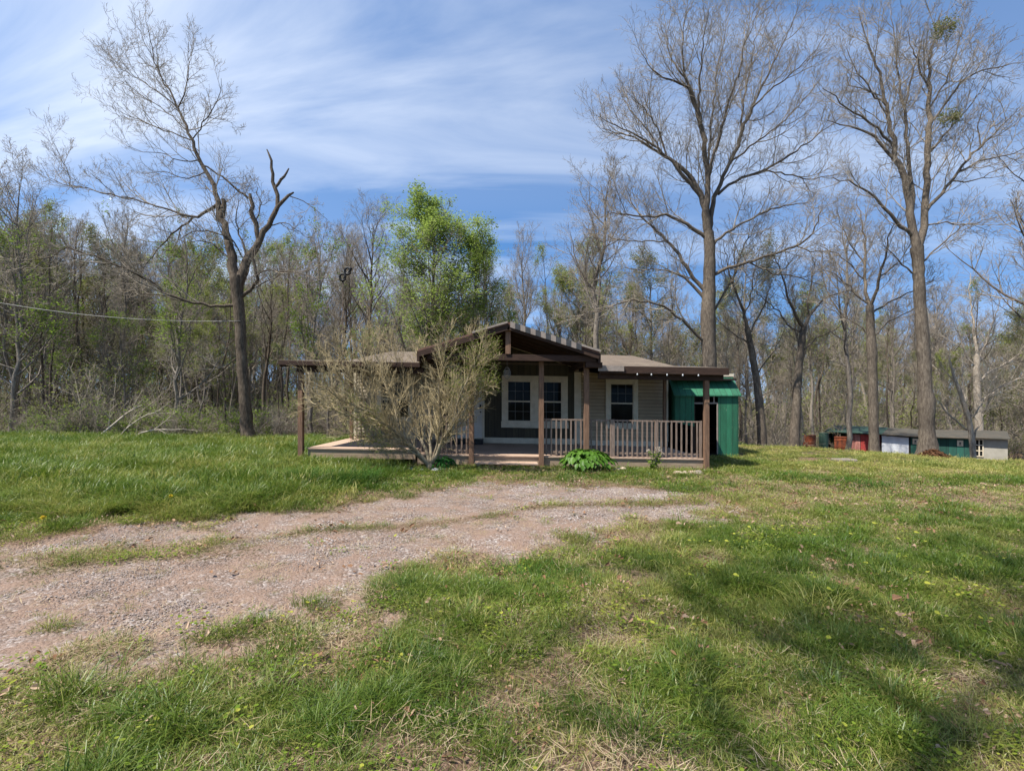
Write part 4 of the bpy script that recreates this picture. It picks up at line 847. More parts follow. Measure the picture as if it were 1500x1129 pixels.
# door
dr = MB(); dr.box((-1.93, yW-.055, .49), (-1.0, yW-.031, 2.52)); 
door = hb(dr, 'door', M['door_paint'], bevel=.003)
u = MB(); 
for (a, b, c, d) in ((-1.85,-1.5,.65,1.3), (-1.43,-1.08,.65,1.3), (-1.85,-1.5,1.4,2.35), (-1.43,-1.08,1.4,2.35)): u.box((a, yW-.066, c), (b, yW-.056, d))
hb(u, 'door_panel', M['door_paint'], door, .004)
u = MB(); u.box((-1.08, yW-.10, 1.44), (-1.03, yW-.067, 1.58)); u.tube([(-1.05, yW-.06, 1.34), (-1.05, yW-.12, 1.34)], .028, 8); hb(u, 'handle', M['black'], door)
u = MB(); u.box((-2.02, yW-.075, .49), (-1.935, yW-.031, 2.6)); u.box((-.995, yW-.075, .49), (-.92, yW-.031, 2.6)); u.box((-2.02, yW-.08, 2.525), (-.92, yW-.031, 2.61)); hb(u, 'door_frame', M['white_paint'])
u = MB(); u.box((-2.0, yW-.55, .30), (-.95, yW-.06, .45)); hb(u, 'door_step', M['black'], lab='dark step below the door')
# decks
def deck(x0, x1, y0, y1, z, nm_lab=None):
    d = MB(); yy = y0-.03
    while yy < y1: y2 = min(yy+.138, y1); d.box((x0, yy, z-.035), (x1, y2-.006, z)); yy += .138
    o = hb(d, 'deck', M['deck'], bevel=.003, lab=nm_lab)
    s = MB(); s.box((x0+.02, y0, z-.26), (x1-.02, y0+.04, z-.036)); s.box((x1-.06, y0+.04, z-.3), (x1-.02, y1, z-.036)); s.box((x0+.02, y0+.04, z-.3), (x0+.06, y1, z-.036))
    for xx in np.arange(x0+.3, x1, 1.2): s.box((xx, y0+.3, z-.9), (xx+.1, y0+.4, z-.036))
    hb(s, 'skirt', M['deck_skirt'], o)
deck(-5.38, -2.52, 12.55, 15.98, .40, 'raised left part of the porch deck'); deck(-2.5, 5.12, 12.55, 15.95, .285)
u = MB(); u.box((-.95, 12.14, .10), (.66, 12.5, .135)); u.box((-.9, 12.2, -.05), (-.82, 12.48, .1)); u.box((.5, 12.2, -.05), (.58, 12.48, .1)); hb(u, 'porch_step', M['deck'], bevel=.003)
# posts
for (px, top, wd) in ((441,2.62,.125),(690.6,2.76,.13),(793,2.76,.13),(859,2.76,.135),(1034.5,2.45,.125)):
    X = (px-750)/56; u = MB(); u.box((X-wd/2, 12.44, -.2), (X+wd/2, 12.44+wd, top)); hb(u, 'porch_post', M['post'], bevel=.006)
for X in (-5.25, 5.0): u = MB(); u.box((X-.05, 15.6, .3), (X+.05, 15.7, 2.85)); hb(u, 'porch_post', M['post'], bevel=.005)
# railings
def railing(segs, y, zb, zt, m, first=None):
    o = None
    for (xa, xb) in segs:
        r = MB(); r.box((xa, y-.02, zt-.04), (xb, y+.07, zt)); r.box((xa, y, zb), (xb, y+.05, zb+.05)); ro = hb(r, 'railing', m, bevel=.003)
        n = max(1, int(round((xb-xa)/.132))); 
        for i in range(n):
            xx = xa+(i+.5)*(xb-xa)/n+random.uniform(-.006, .006); b = MB(); b.box((xx-.02, y-.022, zb-.05), (xx+.02, y-.0205+.0, zt-.041) if False else (xx+.02, y-.002, zt-.005)); hb(b, 'baluster', m, ro)
railing([(.84,1.88),(2.02,2.57),(2.72,3.75),(3.86,4.94)], 12.6, .36, 1.265, M['rail']); railing([(-2.45,-1.13)], 12.6, .36, 1.29, M['rail'])
railing([(-5.2,-4.0)], 15.85, .45, 1.25, M['rail'])
for X, wd in ((2.645,.12),(3.805,.09),(4.97,.06)): u = MB(); u.box((X-wd/2, 12.56, .02), (X+wd/2, 12.66, 1.275)); hb(u, 'rail_post', M['rail'], bevel=.005)
# roofs
def slab(mb, poly, th, mi=0):
    n = len(poly); vs = list(poly)+[(x, y, z-th) for x, y, z in poly]; mb.add(vs, [tuple(range(n)), tuple(range(2*n-1, n-1, -1))]+[(i, i+n, (i+1)%n+n, (i+1)%n) for i in range(n)], mi)
ze, zm, zr, yr = 2.66, 2.95, 3.82, 21.1
r = MB()
for (xa, xb) in ((2.25, 5.3), (-5.35, -2.35)):
    slab(r, [(xa, 15.6, zm), (xb, 15.6, zm), (xb, yr, zr), (xa, yr, zr)], .07)
slab(r, [(-2.35, 15.9, zm+.047), (2.25, 15.9, zm+.047), (2.25, yr, zr), (-2.35, yr, zr)], .07)
slab(r, [(-5.35, yr+.002, zr), (5.3, yr+.002, zr), (5.3, 26.7, zm-.05), (-5.35, 26.7, zm-.05)], .07)
for (xa, xb) in ((2.2, 5.56), (-5.98, -2.36)): slab(r, [(xa, 12.27, ze), (xb, 12.27, ze), (xb, 15.598, zm-.004), (xa, 15.598, zm-.004)], .03)
roof = hb(r, 'roof', M['shingle'])
GX = -.09; zp, zgv = 3.69, 2.99; xr_, xl_ = 2.2, -2.36
r = MB(); slab(r, [(GX, 12.0, zp), (xr_, 12.0, zgv), (xr_, 16.2, zgv), (GX, 20.4, zp)], .05); slab(r, [(xl_, 12.0, zgv-.02), (GX, 12.0, zp), (GX, 20.4, zp), (xl_, 16.1, zgv-.02)], .05)
gro = hb(r, 'gable_roof', M['red_shingle'])
sl = (zp-zgv)/(xr_-GX)
r = MB(); r.beam((GX-.01, 12.02, zp-.12), (xr_, 12.02, zgv-.12), .04, .13); r.beam((GX+.01, 12.02, zp-.12), (xl_, 12.02, zgv-.14), .04, .13)
hb(r, 'rake_board', M['dark_wood'])
for yy in (12.6, 13.3, 14.0, 14.7, 15.4): r = MB(); r.beam((GX, yy, zp-.13), (xr_-.02, yy, zgv-.13), .05, .14); r.beam((GX, yy, zp-.13), (xl_+.02, yy, zgv-.15), .05, .14); hb(r, 'rafter', M['dark_wood'])
# shingle ends hanging over the right rake, light and dark in turn, and a pale edge at the left
for kind, mm in ((0, M['light_shingle']), (1, M['grey_board'])):
    r = MB(); n = 14; t0 = .02; t1 = .80
    for i in range(n):
        if i % 2 != kind: continue
        a = t0+(t1-t0)*i/n; b = t0+(t1-t0)*(i+1)/n; xa = GX+(xr_-GX)*a; xb = GX+(xr_-GX)*b-.004; za = zp-(zp-zgv)*a; zb_ = zp-(zp-zgv)*b
        r.add([(xa,11.955,za-.12),(xb,11.955,zb_-.12),(xb,11.955,zb_+.03),(xa,11.955,za+.03),(xa,12.3,za-.12),(xb,12.3,zb_-.12),(xb,12.3,zb_+.03),(xa,12.3,za+.03)], [(0,1,2,3),(3,2,6,7),(1,5,6,2),(0,3,7,4),(4,7,6,5),(0,4,5,1)])
    hb(r, 'rake_shingles', mm, gro)
r = MB(); r.beam((GX-.02, 11.985, zp+.0), (-1.0, 11.985, zp-(.91)*sl+.0), .05, .05); r.beam((1.62, 11.985, zgv+.19), (xr_+.03, 11.985, zgv+.01), .05, .05); hb(r, 'drip_edge', M['light_shingle'], gro)
r = MB(); r.box((GX-.075, 12.1, 2.9), (GX+.06, 12.22, 3.55)); hb(r, 'king_post', M['post'], bevel=.006)
r = MB(); r.box((-2.15, 12.13, 2.74), (2.15, 12.27, 2.9)); r.box((1.9, 12.28, 2.70), (2.0, 15.9, 2.86)); r.box((-2.2, 12.28, 2.70), (-2.1, 15.9, 2.86)); r.box((1.88, 12.14, 2.6), (2.3, 12.40, 2.735)); hb(r, 'tie_beam', M['dark_wood'], bevel=.005)
r = MB(); r.box((xr_-.02, 12.05, 2.70), (xr_+.04, 15.6, 2.96)); r.box((xl_-.04, 12.05, 2.68), (xl_+.02, 15.6, 2.94)); hb(r, 'valley_board', M['dark_wood'])
for (xa, xb, th_) in ((2.25, 5.56, .19), (-5.98, -2.36, .12)):
    r = MB(); r.box((xa, 12.235, ze-th_), (xb, 12.268, ze-.01)); hb(r, 'fascia', M['dark_wood'])
for (xa, xb, z1, z2) in ((2.25, 5.5, .33, .17), (-5.6, -2.3, .28, .13)):
    r = MB(); r.box((xa, 12.42, ze-z1), (xb, 12.56, ze-z2)); hb(r, 'beam', M['dark_wood'])
for X in (5.54, -5.96): r = MB(); r.beam((X, 12.27, ze-.10), (X, 15.55, zm-.12), .035, .13); hb(r, 'fascia', M['dark_wood'])
for xx in list(np.arange(2.6, 5.5, .6))+list(np.arange(-5.7, -2.4, .6)): r = MB(); r.beam((xx, 12.3, ze-.10), (xx, 15.95, zm-.10), .045, .12); hb(r, 'rafter', M['dark_wood'])
r = MB(); r.box((2.2, 12.19, ze-.14), (2.86, 12.232, ze-.0)); hb(r, 'gutter', M['light_shingle'], lab='pale length of gutter at the gable end')
r = MB(); slab(r, [(2.25, 12.6, ze-.17), (5.18, 12.6, ze-.17), (5.18, 15.9, zm-.17), (2.25, 15.9, zm-.17)], .012); slab(r, [(-5.28, 12.6, ze-.17), (-2.4, 12.6, ze-.17), (-2.4, 15.9, zm-.17), (-5.28, 15.9, zm-.17)], .012); hb(r, 'porch_ceiling', M['dark_wood'])
r = MB(); r.box((-5.1, 16.3, -.3), (5.1, 16.4, .3)); hb(r, 'foundation', M['concrete'])
# string of bulbs
sl_ = empty('string_light', (4.0, 12.2, 2.4), 'string of five small white bulbs hung under the right porch eave', 'string light')
c = MB(); bx = [3.20, 3.56, 3.96, 4.36, 4.76]; pts = []
for i, X in enumerate(bx): pts += [(X, 12.2, 2.50+SH*X), ] + ([(X+.19, 12.2, 2.47+SH*X)] if i < 4 else [])
c.tube([(p[0]-4, p[1]-12.2, p[2]-2.4) for p in pts], .005, 4); o = c.build('cord', M['black'], sl_)
for X in bx: b = MB(); b.lathe((X-4, 0, 2.44+SH*X-2.4), [(.003,.036),(.012,.03),(.018,.01),(.019,-.005),(.011,-.018),(.003,-.022)][::-1], 10); b.build('bulb', M['tin'], sl_, smooth=True)
# hanging wire ornament
orn = empty('hanging_ornament', (-.13, 12.6, 2.45), 'oval white wire spinner hanging under the porch gable', 'ornament')
b = MB(); b.tube([(0,0,.18),(0,0,.34)], .004, 4); b.build('cord', M['wire'], orn)
b = MB()
for k in range(6):
    a = PI*k/6; b.tube([(.085*math.cos(t)*math.cos(a), .085*math.cos(t)*math.sin(a), .16*math.sin(t)) for t in np.linspace(0, 2*PI, 20, endpoint=False)], .0055, 5, closed=True)
b.build('wire_cage', M['wire'], orn, smooth=True)
b = MB()
for k in range(3): b.tube([(.04*math.cos(t), .04*math.sin(t), -.05+.05*k) for t in np.linspace(0, 2*PI, 12, endpoint=False)], .006, 5, closed=True)
b.build('wire_spiral', M['white_paint'], orn, smooth=True)
# mast with clamp, and cable
ms = empty('service_mast', W(502, 520, 18), 'thin pale pole above the left roof with a black looped clamp on top', 'mast'); b = MB(); b.tube([(0,0,-.8),(0,0,3.05)], .009, 6); b.build('pole', M['rail'], ms)
b = MB(); q = 18/F
for (cx, cy) in ((9, 122), (2, 113)): b.tube([((cx+4.2*math.cos(t)-2)*q, 0, (cy+5*math.sin(t)+1)*q) for t in np.linspace(0, 2*PI, 12, endpoint=False)], .045, 6, closed=True)
b.tube([(8*q,0,128*q),(14*q,0,126*q)], .04, 6); b.tube([(0,0,106*q),(3*q,0,116*q),(10*q,0,124*q)], .035, 6); b.build('clamp', M['black'], ms, smooth=True)
b = MB(); P0, P1 = W(-120, 418, 19.9), W(352, 470, 19.3); b.tube([P0+(P1-P0)*t+np.array([0,0,-1.0*4*t*(1-t)*.45]) for t in np.linspace(0, 1, 24)], .011, 5); o = b.build('overhead_cable', M['wire'], smooth=True); tag(o, 'sagging pale overhead cable running left from the leaning tree', 'cable')

# ------------------------------------------------------------------ green shed beside the house
gs = empty('green_shed', (6.4, 16.5, 0), 'green wooden shed with an open doorway beside the house', 'shed'); OR = Vector((6.4,16.5,0))
def gp(mb, name, m, parent=gs, bevel=0., lab=None):
    o = mb.build(name, m, None, 0, False, bevel); o.parent = parent; o.location = -(OR if parent is gs else Vector((0,0,0)))
    if lab: o['label'] = lab
    return o
z0 = -.22; ye = 15.7
u = MB(); u.box((6.77, ye, z0), (7.44, ye+.03, 1.93)); u.box((7.41, ye+.03, z0), (7.44, 18.0, 1.93)); u.box((5.32, 17.97, z0), (7.41, 18.0, 2.4)); gp(u, 'wall', M['green'])
u = MB(); u.prism([(5.36,1.02),(5.99,.88),(5.99,1.93),(5.36,1.93)], 'y', ye, ye+.025); u.prism([(ye+.03,1.03),(17.9,1.15),(17.9,2.5),(16.25,2.5),(ye+.03,1.93)], 'x', 5.335, 5.36); gp(u, 'side_panel', M['green'], lab='green panel that stops waist-high')
u = MB(); u.prism([(15.62,1.87),(16.25,2.50),(16.25,2.54),(15.62,1.91)], 'x', 5.30, 7.50); u.box((5.3, 16.252, 2.50), (7.5, 18.05, 2.54)); gp(u, 'roof', M['green'])
u = MB(); u.box((5.28, 16.0+.2, 2.545), (7.52, 16.42, 2.64)); gp(u, 'ridge_cap', M['white_paint'])
u = MB(); u.box((5.99, ye+.002, 1.62), (6.77, ye+.04, 1.67)); u.box((6.62, ye+.001, 1.67), (6.66, ye+.04, 1.93)); u.box((6.73, ye-.012, z0+.2), (6.768, ye+.02, 1.62)); gp(u, 'door_frame', M['light_shingle'])
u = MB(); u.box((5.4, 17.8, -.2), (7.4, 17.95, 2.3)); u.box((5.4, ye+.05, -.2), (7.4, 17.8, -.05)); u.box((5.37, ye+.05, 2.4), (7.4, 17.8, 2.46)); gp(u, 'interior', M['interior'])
u = MB(); u.box((6.0, 16.9, .7), (7.38, 17.6, .74)); u.box((6.0, 16.9, .2), (7.38, 17.6, .24)); gp(u, 'shelf', M['dark_wood'])
u = MB(); u.box((5.36, ye+.01, -.3), (5.46, ye+.11, 1.0)); u.box((5.95, ye+.03, -.3), (6.03, ye+.11, 1.9)); gp(u, 'corner_post', M['dark_wood'])
u = MB(); u.box((5.2, 15.2, -.16), (6.9, 15.68, -.10)); u.box((5.3, 15.3, -.4), (5.42, 15.5, -.16)); u.box((6.0, 15.3, -.4), (6.1, 15.5, -.16)); gp(u, 'sill_board', M['deck'])

# ------------------------------------------------------------------ row of low sheds
A_ = np.array([461/F*33, 33.]); B_ = np.array([726/F*27, 27.]); D_ = (B_-A_)/np.linalg.norm(B_-A_); Nn = np.array([D_[1], -D_[0]]); Nn = Nn if Nn[1] < 0 else -Nn
def fac(px):
    s = (px-750)/F; t = (s*A_[1]-A_[0])/(D_[0]-s*D_[1]); return t
def fz(px, py): t = fac(px); y = A_[1]+D_[1]*t; return CAMH+(HOR-py)/F*y
def make_row(name, a, b, label, cat, parts, roofm, groof, py_top, group=None, back=3.2):
    """shed from pixel a to b along the row"""
    ta, tb = fac(a), fac(b); o2 = A_+D_*ta; zgd = min(zg(*(A_+D_*ta)), zg(*(A_+D_*tb)))-.25
    root = empty(name, (o2[0], o2[1], zgd), label, cat, group); root.rotation_euler = (0, 0, math.atan2(D_[1], D_[0]))
    Ln = tb-ta
    for (nm, m, pa, pb, t_py, off, lab) in parts:
        xa, xb = fac(pa)-ta, fac(pb)-ta; zt_a, zt_b = fz(pa, t_py[0])-zgd, fz(pb, t_py[1])-zgd
        u = MB(); u.prism([(xa,0),(xb,0),(xb,zt_b),(xa,zt_a)], 'y', -off-.04, -off); p = u.build(nm, m, root, bevel=.004)
        if lab: p['label'] = lab
    za, zb_ = fz(a, py_top[0])-zgd, fz(b, py_top[1])-zgd
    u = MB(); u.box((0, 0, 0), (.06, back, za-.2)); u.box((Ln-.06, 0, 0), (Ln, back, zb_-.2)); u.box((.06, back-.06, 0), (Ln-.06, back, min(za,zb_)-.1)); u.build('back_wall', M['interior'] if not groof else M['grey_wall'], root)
    u = MB(); zc = .28
    slab(u, [(-.1,-.35,za), (Ln+.1,-.35,zb_), (Ln+.1,back,zb_+zc), (-.1,back,za+zc)], .05); u.build('roof', roofm, root)
    return root, ta
r1, t1 = make_row('open_shed', 1212, 1290, 'open-fronted tin shed with faded red sheets, left end of the low row', 'shed',
    [('door', M['faded_red'], 1243, 1260, (636,636), 0, 'faded red and white door'), ('door', M['red_tin'], 1261, 1289, (636,637), .01, 'bright red door'), ('wall', M['green_dark'], 1213, 1242, (633,636), -1.2, None)], M['green_tin'], False, (631,635), 'sheds of the low row')
r2, t2 = make_row('low_shed', 1291, 1333, 'shed front covered by a white sheet, beside the red tin', 'shed', [('white_sheet', M['white_sheet'], 1292, 1331, (638,641), 0, None)], M['old_roof'], False, (635,638), 'sheds of the low row')
r3, t3 = make_row('low_shed', 1333.5, 1424, 'low shed with dark green doors and two small white notices', 'shed', [('door', M['green_dark'], 1334, 1346, (641,641.5), 0, None), ('door', M['green_dark'], 1346.6, 1386, (641.5,642), .004, None), ('door', M['green_dark'], 1386.6, 1423, (642,643), 0, None)], M['old_roof'], False, (638,641), 'sheds of the low row')
for a, b, t, bt in ((1337,1345,642,650),(1402,1411,644.5,653)):
    xa, xb = fac(a)-t3, fac(b)-t3; zz = r3.location.z; u = MB(); u.box((xa, -.075, fz(a, bt)-zz), (xb, -.06, fz(a, t)-zz)); s = u.build('notice', M['white_paint'], r3)
    u = MB(); w_ = xb-xa; zc = (fz(a, bt)+fz(a, t))/2-zz; u.box((xa+w_*.35, -.083, zc-.05), (xa+w_*.65, -.076, zc+.06)); u.box((xa+w_*.3, -.083, zc-.11), (xa+w_*.7, -.076, zc-.08)); u.build('print', M['grey_board'], s)
r4, t4 = make_row('block_shed', 1424.5, 1476, 'grey rendered shed with a white paned window, right end of the row', 'shed', [('wall', M['grey_wall'], 1425, 1476, (642,642), 0, None)], M['old_roof'], True, (640,642), 'sheds of the low row')
zz = r4.location.z; xa, xb = fac(1428)-t4, fac(1440)-t4; zb_, zt_ = fz(1434, 668)-zz, fz(1434, 643.5)-zz; xa, xb = xa+.02, xb
u = MB(); u.box((xa, -.06, zb_), (xb, -.045, zt_)); wo = u.build('window', M['glass'], r4); u = MB()
for i in range(3): xx = xa+(xb-xa)*i/2; u.box((xx-.025, -.085, zb_), (xx+.025, -.0605, zt_))
for i in range(4): z_ = zb_+(zt_-zb_)*i/3; u.box((xa-.02, -.088, z_-.025), (xb+.02, -.0615, z_+.025))
u.build('frame', M['white_paint'], wo)

def barrel(px, py_top, d, h, rad, m, label, nm='barrel', grp=None):
    x, y = (px-750)/F*d, d; zt = CAMH+(HOR-py_top)/F*d; zb = zt-h; root = empty(nm, (x, y, zb), label, nm.replace('_', ' '), grp)
    b = MB(); pr = [(rad*.97,0),(rad,.02)]
    for k in (1,2): z = h*k/3; pr += [(rad,z-.03),(rad*1.035,z),(rad,z+.03)]
    pr += [(rad,h-.02),(rad*.99,h)]; b.lathe((0,0,0), pr, 20); b.build('drum', m, root, smooth=False)
    b = MB(); b.tube([(rad*math.cos(t), rad*math.sin(t), h) for t in np.linspace(0, 2*PI, 20, endpoint=False)], .018, 5, closed=True); b.build('rim', m, root); return root
barrel(1185, 637.5, 29, 1.15, .36, M['rust'], 'dark rusty barrel left of the open shed', grp='metal drums'); barrel(1206.5, 634, 30.5, 1.5, .27, M['green_tin'], 'tall pale green metal drum at the corner of the open shed', grp='metal drums')
rb = empty('rusty_bin', (*(A_+D_*fac(1226)+Nn*.9), zg(22.5, 31.5)-.2), 'rust-brown ribbed metal bin in front of the open shed', 'bin'); rb.rotation_euler = (0,0,math.atan2(D_[1], D_[0]))
zz = rb.location.z; zt = fz(1235, 640)-zz+.02; wdt = (fac(1244)-fac(1226))*.97; u = MB(); u.box((0,0,0), (wdt,.7,zt)); u.build('bin_body', M['rust'], rb, bevel=.01); u = MB()
for k in range(5): u.box((-.01,-.02,zt*(.1+.2*k)), (wdt+.01,-.001,zt*(.1+.2*k)+.05))
u.box((-.02,-.03,zt+.001), (wdt+.02,.72,zt+.03)); u.build('rib', M['rust'], rb)

# ------------------------------------------------------------------ plants and small things by the porch
bush = traced_tree('bare_bush', 11.75,
  [(631,686,6),(630,682,6),(628,676,5)],
  [[(628,680,5),(618,668,4.6),(602,655,4.2),(585,640,3.6),(565,622,3),(548,600,2.4),(530,580,1.8),(512,558,1.4),(502,530,1),(496,500,.6)],
   [(628,680,4.4),(612,662,3.8),(590,645,3.2),(565,630,2.6),(535,618,2),(505,606,1.5),(475,596,1),(446,588,.5)],
   [(602,655,3),(575,625,2.6),(545,608,2),(510,590,1.5),(480,570,1),(455,555,.5)], [(548,600,2),(545,570,1.6),(540,545,1.2),(530,515,.9),(525,490,.5)],
   [(630,678,4),(622,650,3.2),(612,620,2.6),(600,590,2),(590,560,1.5),(580,525,1),(572,495,.5)], [(633,676,4),(632,650,3.2),(628,610,2.6),(622,570,2),(618,535,1.4),(612,498,.6)],
   [(634,678,4.6),(644,660,4.2),(655,640,3.6),(664,615,3),(672,590,2.4),(682,560,1.8),(694,530,1.3),(712,497,.6)],
   [(655,640,2.8),(662,610,2.4),(660,575,1.8),(668,540,1.4),(680,510,.9),(690,490,.5)], [(650,650,2.6),(670,628,2),(688,605,1.5),(702,575,1),(718,560,.5)],
   [(634,678,3.4),(640,640,2.8),(645,600,2.2),(642,560,1.6),(650,520,1),(655,492,.5)], [(664,615,2),(680,590,1.6),(700,570,1.1),(716,562,.5)],
   [(618,668,2.6),(590,655,2),(560,650,1.4),(530,640,.9),(500,632,.5)], [(585,640,2.4),(580,600,2),(565,560,1.5),(552,520,1),(545,488,.5)], [(530,580,1.5),(505,560,1.2),(480,540,.9),(458,520,.5)],
   [(682,560,1.4),(700,548,1),(720,515,.5)], [(512,558,1.2),(490,530,.9),(470,505,.5)], [(565,622,2),(530,590,1.6),(495,575,1.1),(465,580,.6)]],
  'wide leafless bush with arching pale twigs in front of the left porch', 31, slim=.95, wig=.055, bark_m=M['bush_bark'], twig_m=M['bush_twig'], spacing=.068, sub=(5,4), leaf=(M['leaf_bush'], 1, .016, .20), l2=.66, twig_r=.0023, spread=.6, cat='bush', ang=36, up=.06)

def broad_plant(name, px, d, nleaf, rad, h, size, m, label, seed, cat='plant', group=None, narrow=.62):
    g = np.random.default_rng(seed); x, y = (px-750)/F*d, d; root = empty(name, (x, y, float(gz(np.array([x]), np.array([y]))[0])), label, cat, group)
    V = []; Q = []; k = 0; st = MB()
    for i in range(nleaf):
        t = (i+.5)/nleaf; a = i*2.39996+g.normal(0, .2); el = (1-t)**.8; r = rad*math.sqrt(t)*g.uniform(.75, 1.05)
        base = np.array([r*math.cos(a), r*math.sin(a), h*(.35+.65*math.cos(t*1.35))*g.uniform(.8, 1.08)])
        out = np.array([math.cos(a), math.sin(a), -.15-.75*t+g.normal(0, .15)]); out = unit(out); side = unit(np.cross(out, [0,0,1.])+g.normal(0, .12, 3)); up_ = np.cross(side, out); s = size*g.uniform(.7, 1.15)
        prof = [(0,.0),(.15,.62),(.4,1.),(.65,.85),(.85,.45),(1.,0)]
        for (u_, w_) in prof:
            c = base+out*u_*s-np.array([0,0,1])*(.28*s*u_*u_)
            V += [c-side*w_*s*narrow*.5+up_*w_*s*.10, c-up_*.015*s, c+side*w_*s*narrow*.5+up_*w_*s*.10]
        for j in range(len(prof)-1):
            o = k+3*j; Q += [(o,o+1,o+4,o+3),(o+1,o+2,o+5,o+4)]
        k += 3*len(prof)
        if i % 2 == 0: st.tube([(g.normal(0,.03), g.normal(0,.03), 0), tuple(base*[.55,.55,.75]), tuple(base)], .006, 4)
    link_mesh('leaves', mesh_np('leaves', np.array(V), [np.array(Q)], [m], smooth=True), root); st.build('stems', m, root)
    return root
broad_plant('hosta_plant', 860, 11.9, 330, .66, .50, .135, M['leaf_hosta'], 'big bright green leafy hosta before the porch railing', 41, narrow=.85)
broad_plant('leafy_plant', 648, 11.95, 80, .34, .30, .15, M['leaf_dark'], 'low dark green plant at the right foot of the bare bush', 42, narrow=.4)
def tall_clump(px, py, h, n, label, seed, rad=.35):
    d = F*CAMH/(py-HOR); x = (px-750)/F*d; g_ = np.random.default_rng(seed)
    me = blades(seed, n, rad, h*.45, h, .008, .6, M['grass_obj'], segs=4); o = link_mesh('grass_tuft', me, None, (x, d, float(gz(np.array([x]), np.array([d]))[0])-.01)); tag(o, label, 'grass tuft', 'separate tall grass tufts')
M['grass_obj'] = leaf_mat('tuft_blades', (.035,.09,.018), (.06,.13,.025), (.10,.18,.04), 12, .35)
for i, (px, py, h, n, lb) in enumerate(((375,694,.38,420,'tall grass tuft in the meadow left of the porch corner'), (455,716,.50,700,'largest tall grass tuft, just left of the porch corner post'), (528,712,.48,460,'tall grass tuft below the front edge of the left deck'),
        (1168,697,.22,420,'dark flat grass tuft right of the green shed'), (1255,704,.22,500,'wide dark grass tuft in the yellow lawn before the sheds'), (785,855,.17,520,'dark coarse grass tuft in the middle of the front lawn'), (478,718,.36,400,'smaller grass tuft under the left porch post'))):
    tall_clump(px, py, h, n, lb, 200+i, .33 if h > .3 else .5)
# dead-flower plant
d = 12.1; X = (957-750)/F*d; g = np.random.default_rng(9); fp = empty('flowering_plant', (X, d, zg(X, d)), 'thin leafy plant with pale flower heads before the right railing', 'plant')
P = np.zeros((9,5,3)); a = g.random(9)*6.28
for i in range(5): P[:,i,0] = np.cos(a)*.22*(i/4)**1.2*g.uniform(.6,1.2,9); P[:,i,1] = np.sin(a)*.16*(i/4); P[:,i,2] = i/4*g.uniform(.35,.62,9)
A = Acc(); V, Q = tubes(P, np.full((9,5), .007), 4); A.put(V, Q); c = np.repeat(P[:,1:4].reshape(-1,3), 9, 0)+g.normal(0,.045,(243,3)); V, Q = leaf_quads(c, .035, g); A.put(V, Q, 1); link_mesh('stems', A.mesh('stems', [M['twig'], M['leaf_spring']]), fp)
V, Q = leaf_quads(np.repeat(P[:,4], 12, 0)+g.normal(0,.02,(108,3)), .018, g); link_mesh('flower_heads', mesh_np('flower_heads', V, [Q], [M['dead_wood']]), fp)
# stones
def stone(px, py, s, m, label, seed, group, flat=.6):
    g = np.random.default_rng(seed); d = F*(CAMH+.013*((px-750)/60))/(py-HOR); d = F*CAMH/(py-HOR); x = (px-750)/F*d
    import bmesh
    bm = bmesh.new(); bmesh.ops.create_icosphere(bm, subdivisions=2, radius=s)
    ph = g.random(6)*6
    for v in bm.verts:
        n = 1+.16*math.sin(v.co.x*9/s*.3+ph[0])+.14*math.sin(v.co.y*8/s*.3+ph[1])+.12*math.sin(v.co.z*10/s*.3+ph[2]); v.co *= n; v.co.z *= flat
    me = bpy.data.meshes.new('stone'); bm.to_mesh(me); bm.free(); me.materials.append(m); o = link_mesh('stone', me, None, (x, d, zg(x, d)+s*flat*.4)); o.rotation_euler = (0,0,float(g.random()*6)); tag(o, label, 'stone', group)
g = np.random.default_rng(3)
for i, (px, py, s) in enumerate(((587,689,.07),(596,688,.05),(601,690,.08),(610,689,.05),(617,691,.06),(637,691,.09),(645,690,.06),(641,687.5,.05),(651,688,.05),(606,686.5,.04),(593,686,.04))): stone(px, py, s, M['stone_w'], 'white stone lying round the foot of the bare bush', i+60, 'white stones round the bush')
for i, (px, py, s) in enumerate(((903,688,.11),(912,687,.09),(994,691,.10),(1003,691,.08),(1012,690,.10),(1022,691,.12))): stone(px, py, s, M['stone_b'] if i != 5 else M['concrete'], ['tan stone, the bigger of two beside the hosta','tan stone, smaller of the two beside the hosta','tan stone at the foot of the right railing, farthest from the corner post','flat tan stone second from the left below the right railing','tan stone next to the grey one below the right railing','large grey stone at the base of the right corner post'][i], i+80, 'stones along the deck')
x, y, _ = W(1243, 0, 13.5); u = MB(); u.box((-.28,-.2,0), (.28,.2,.08)); o = u.build('concrete_slab', M['concrete'], None, bevel=.02); o.location = (x+.5, 14.4, zg(x, 14.4)+.02); o.rotation_euler = (.0,0,.1); tag(o, 'flat pale concrete slab lying in the yellow lawn before the sheds', 'slab')
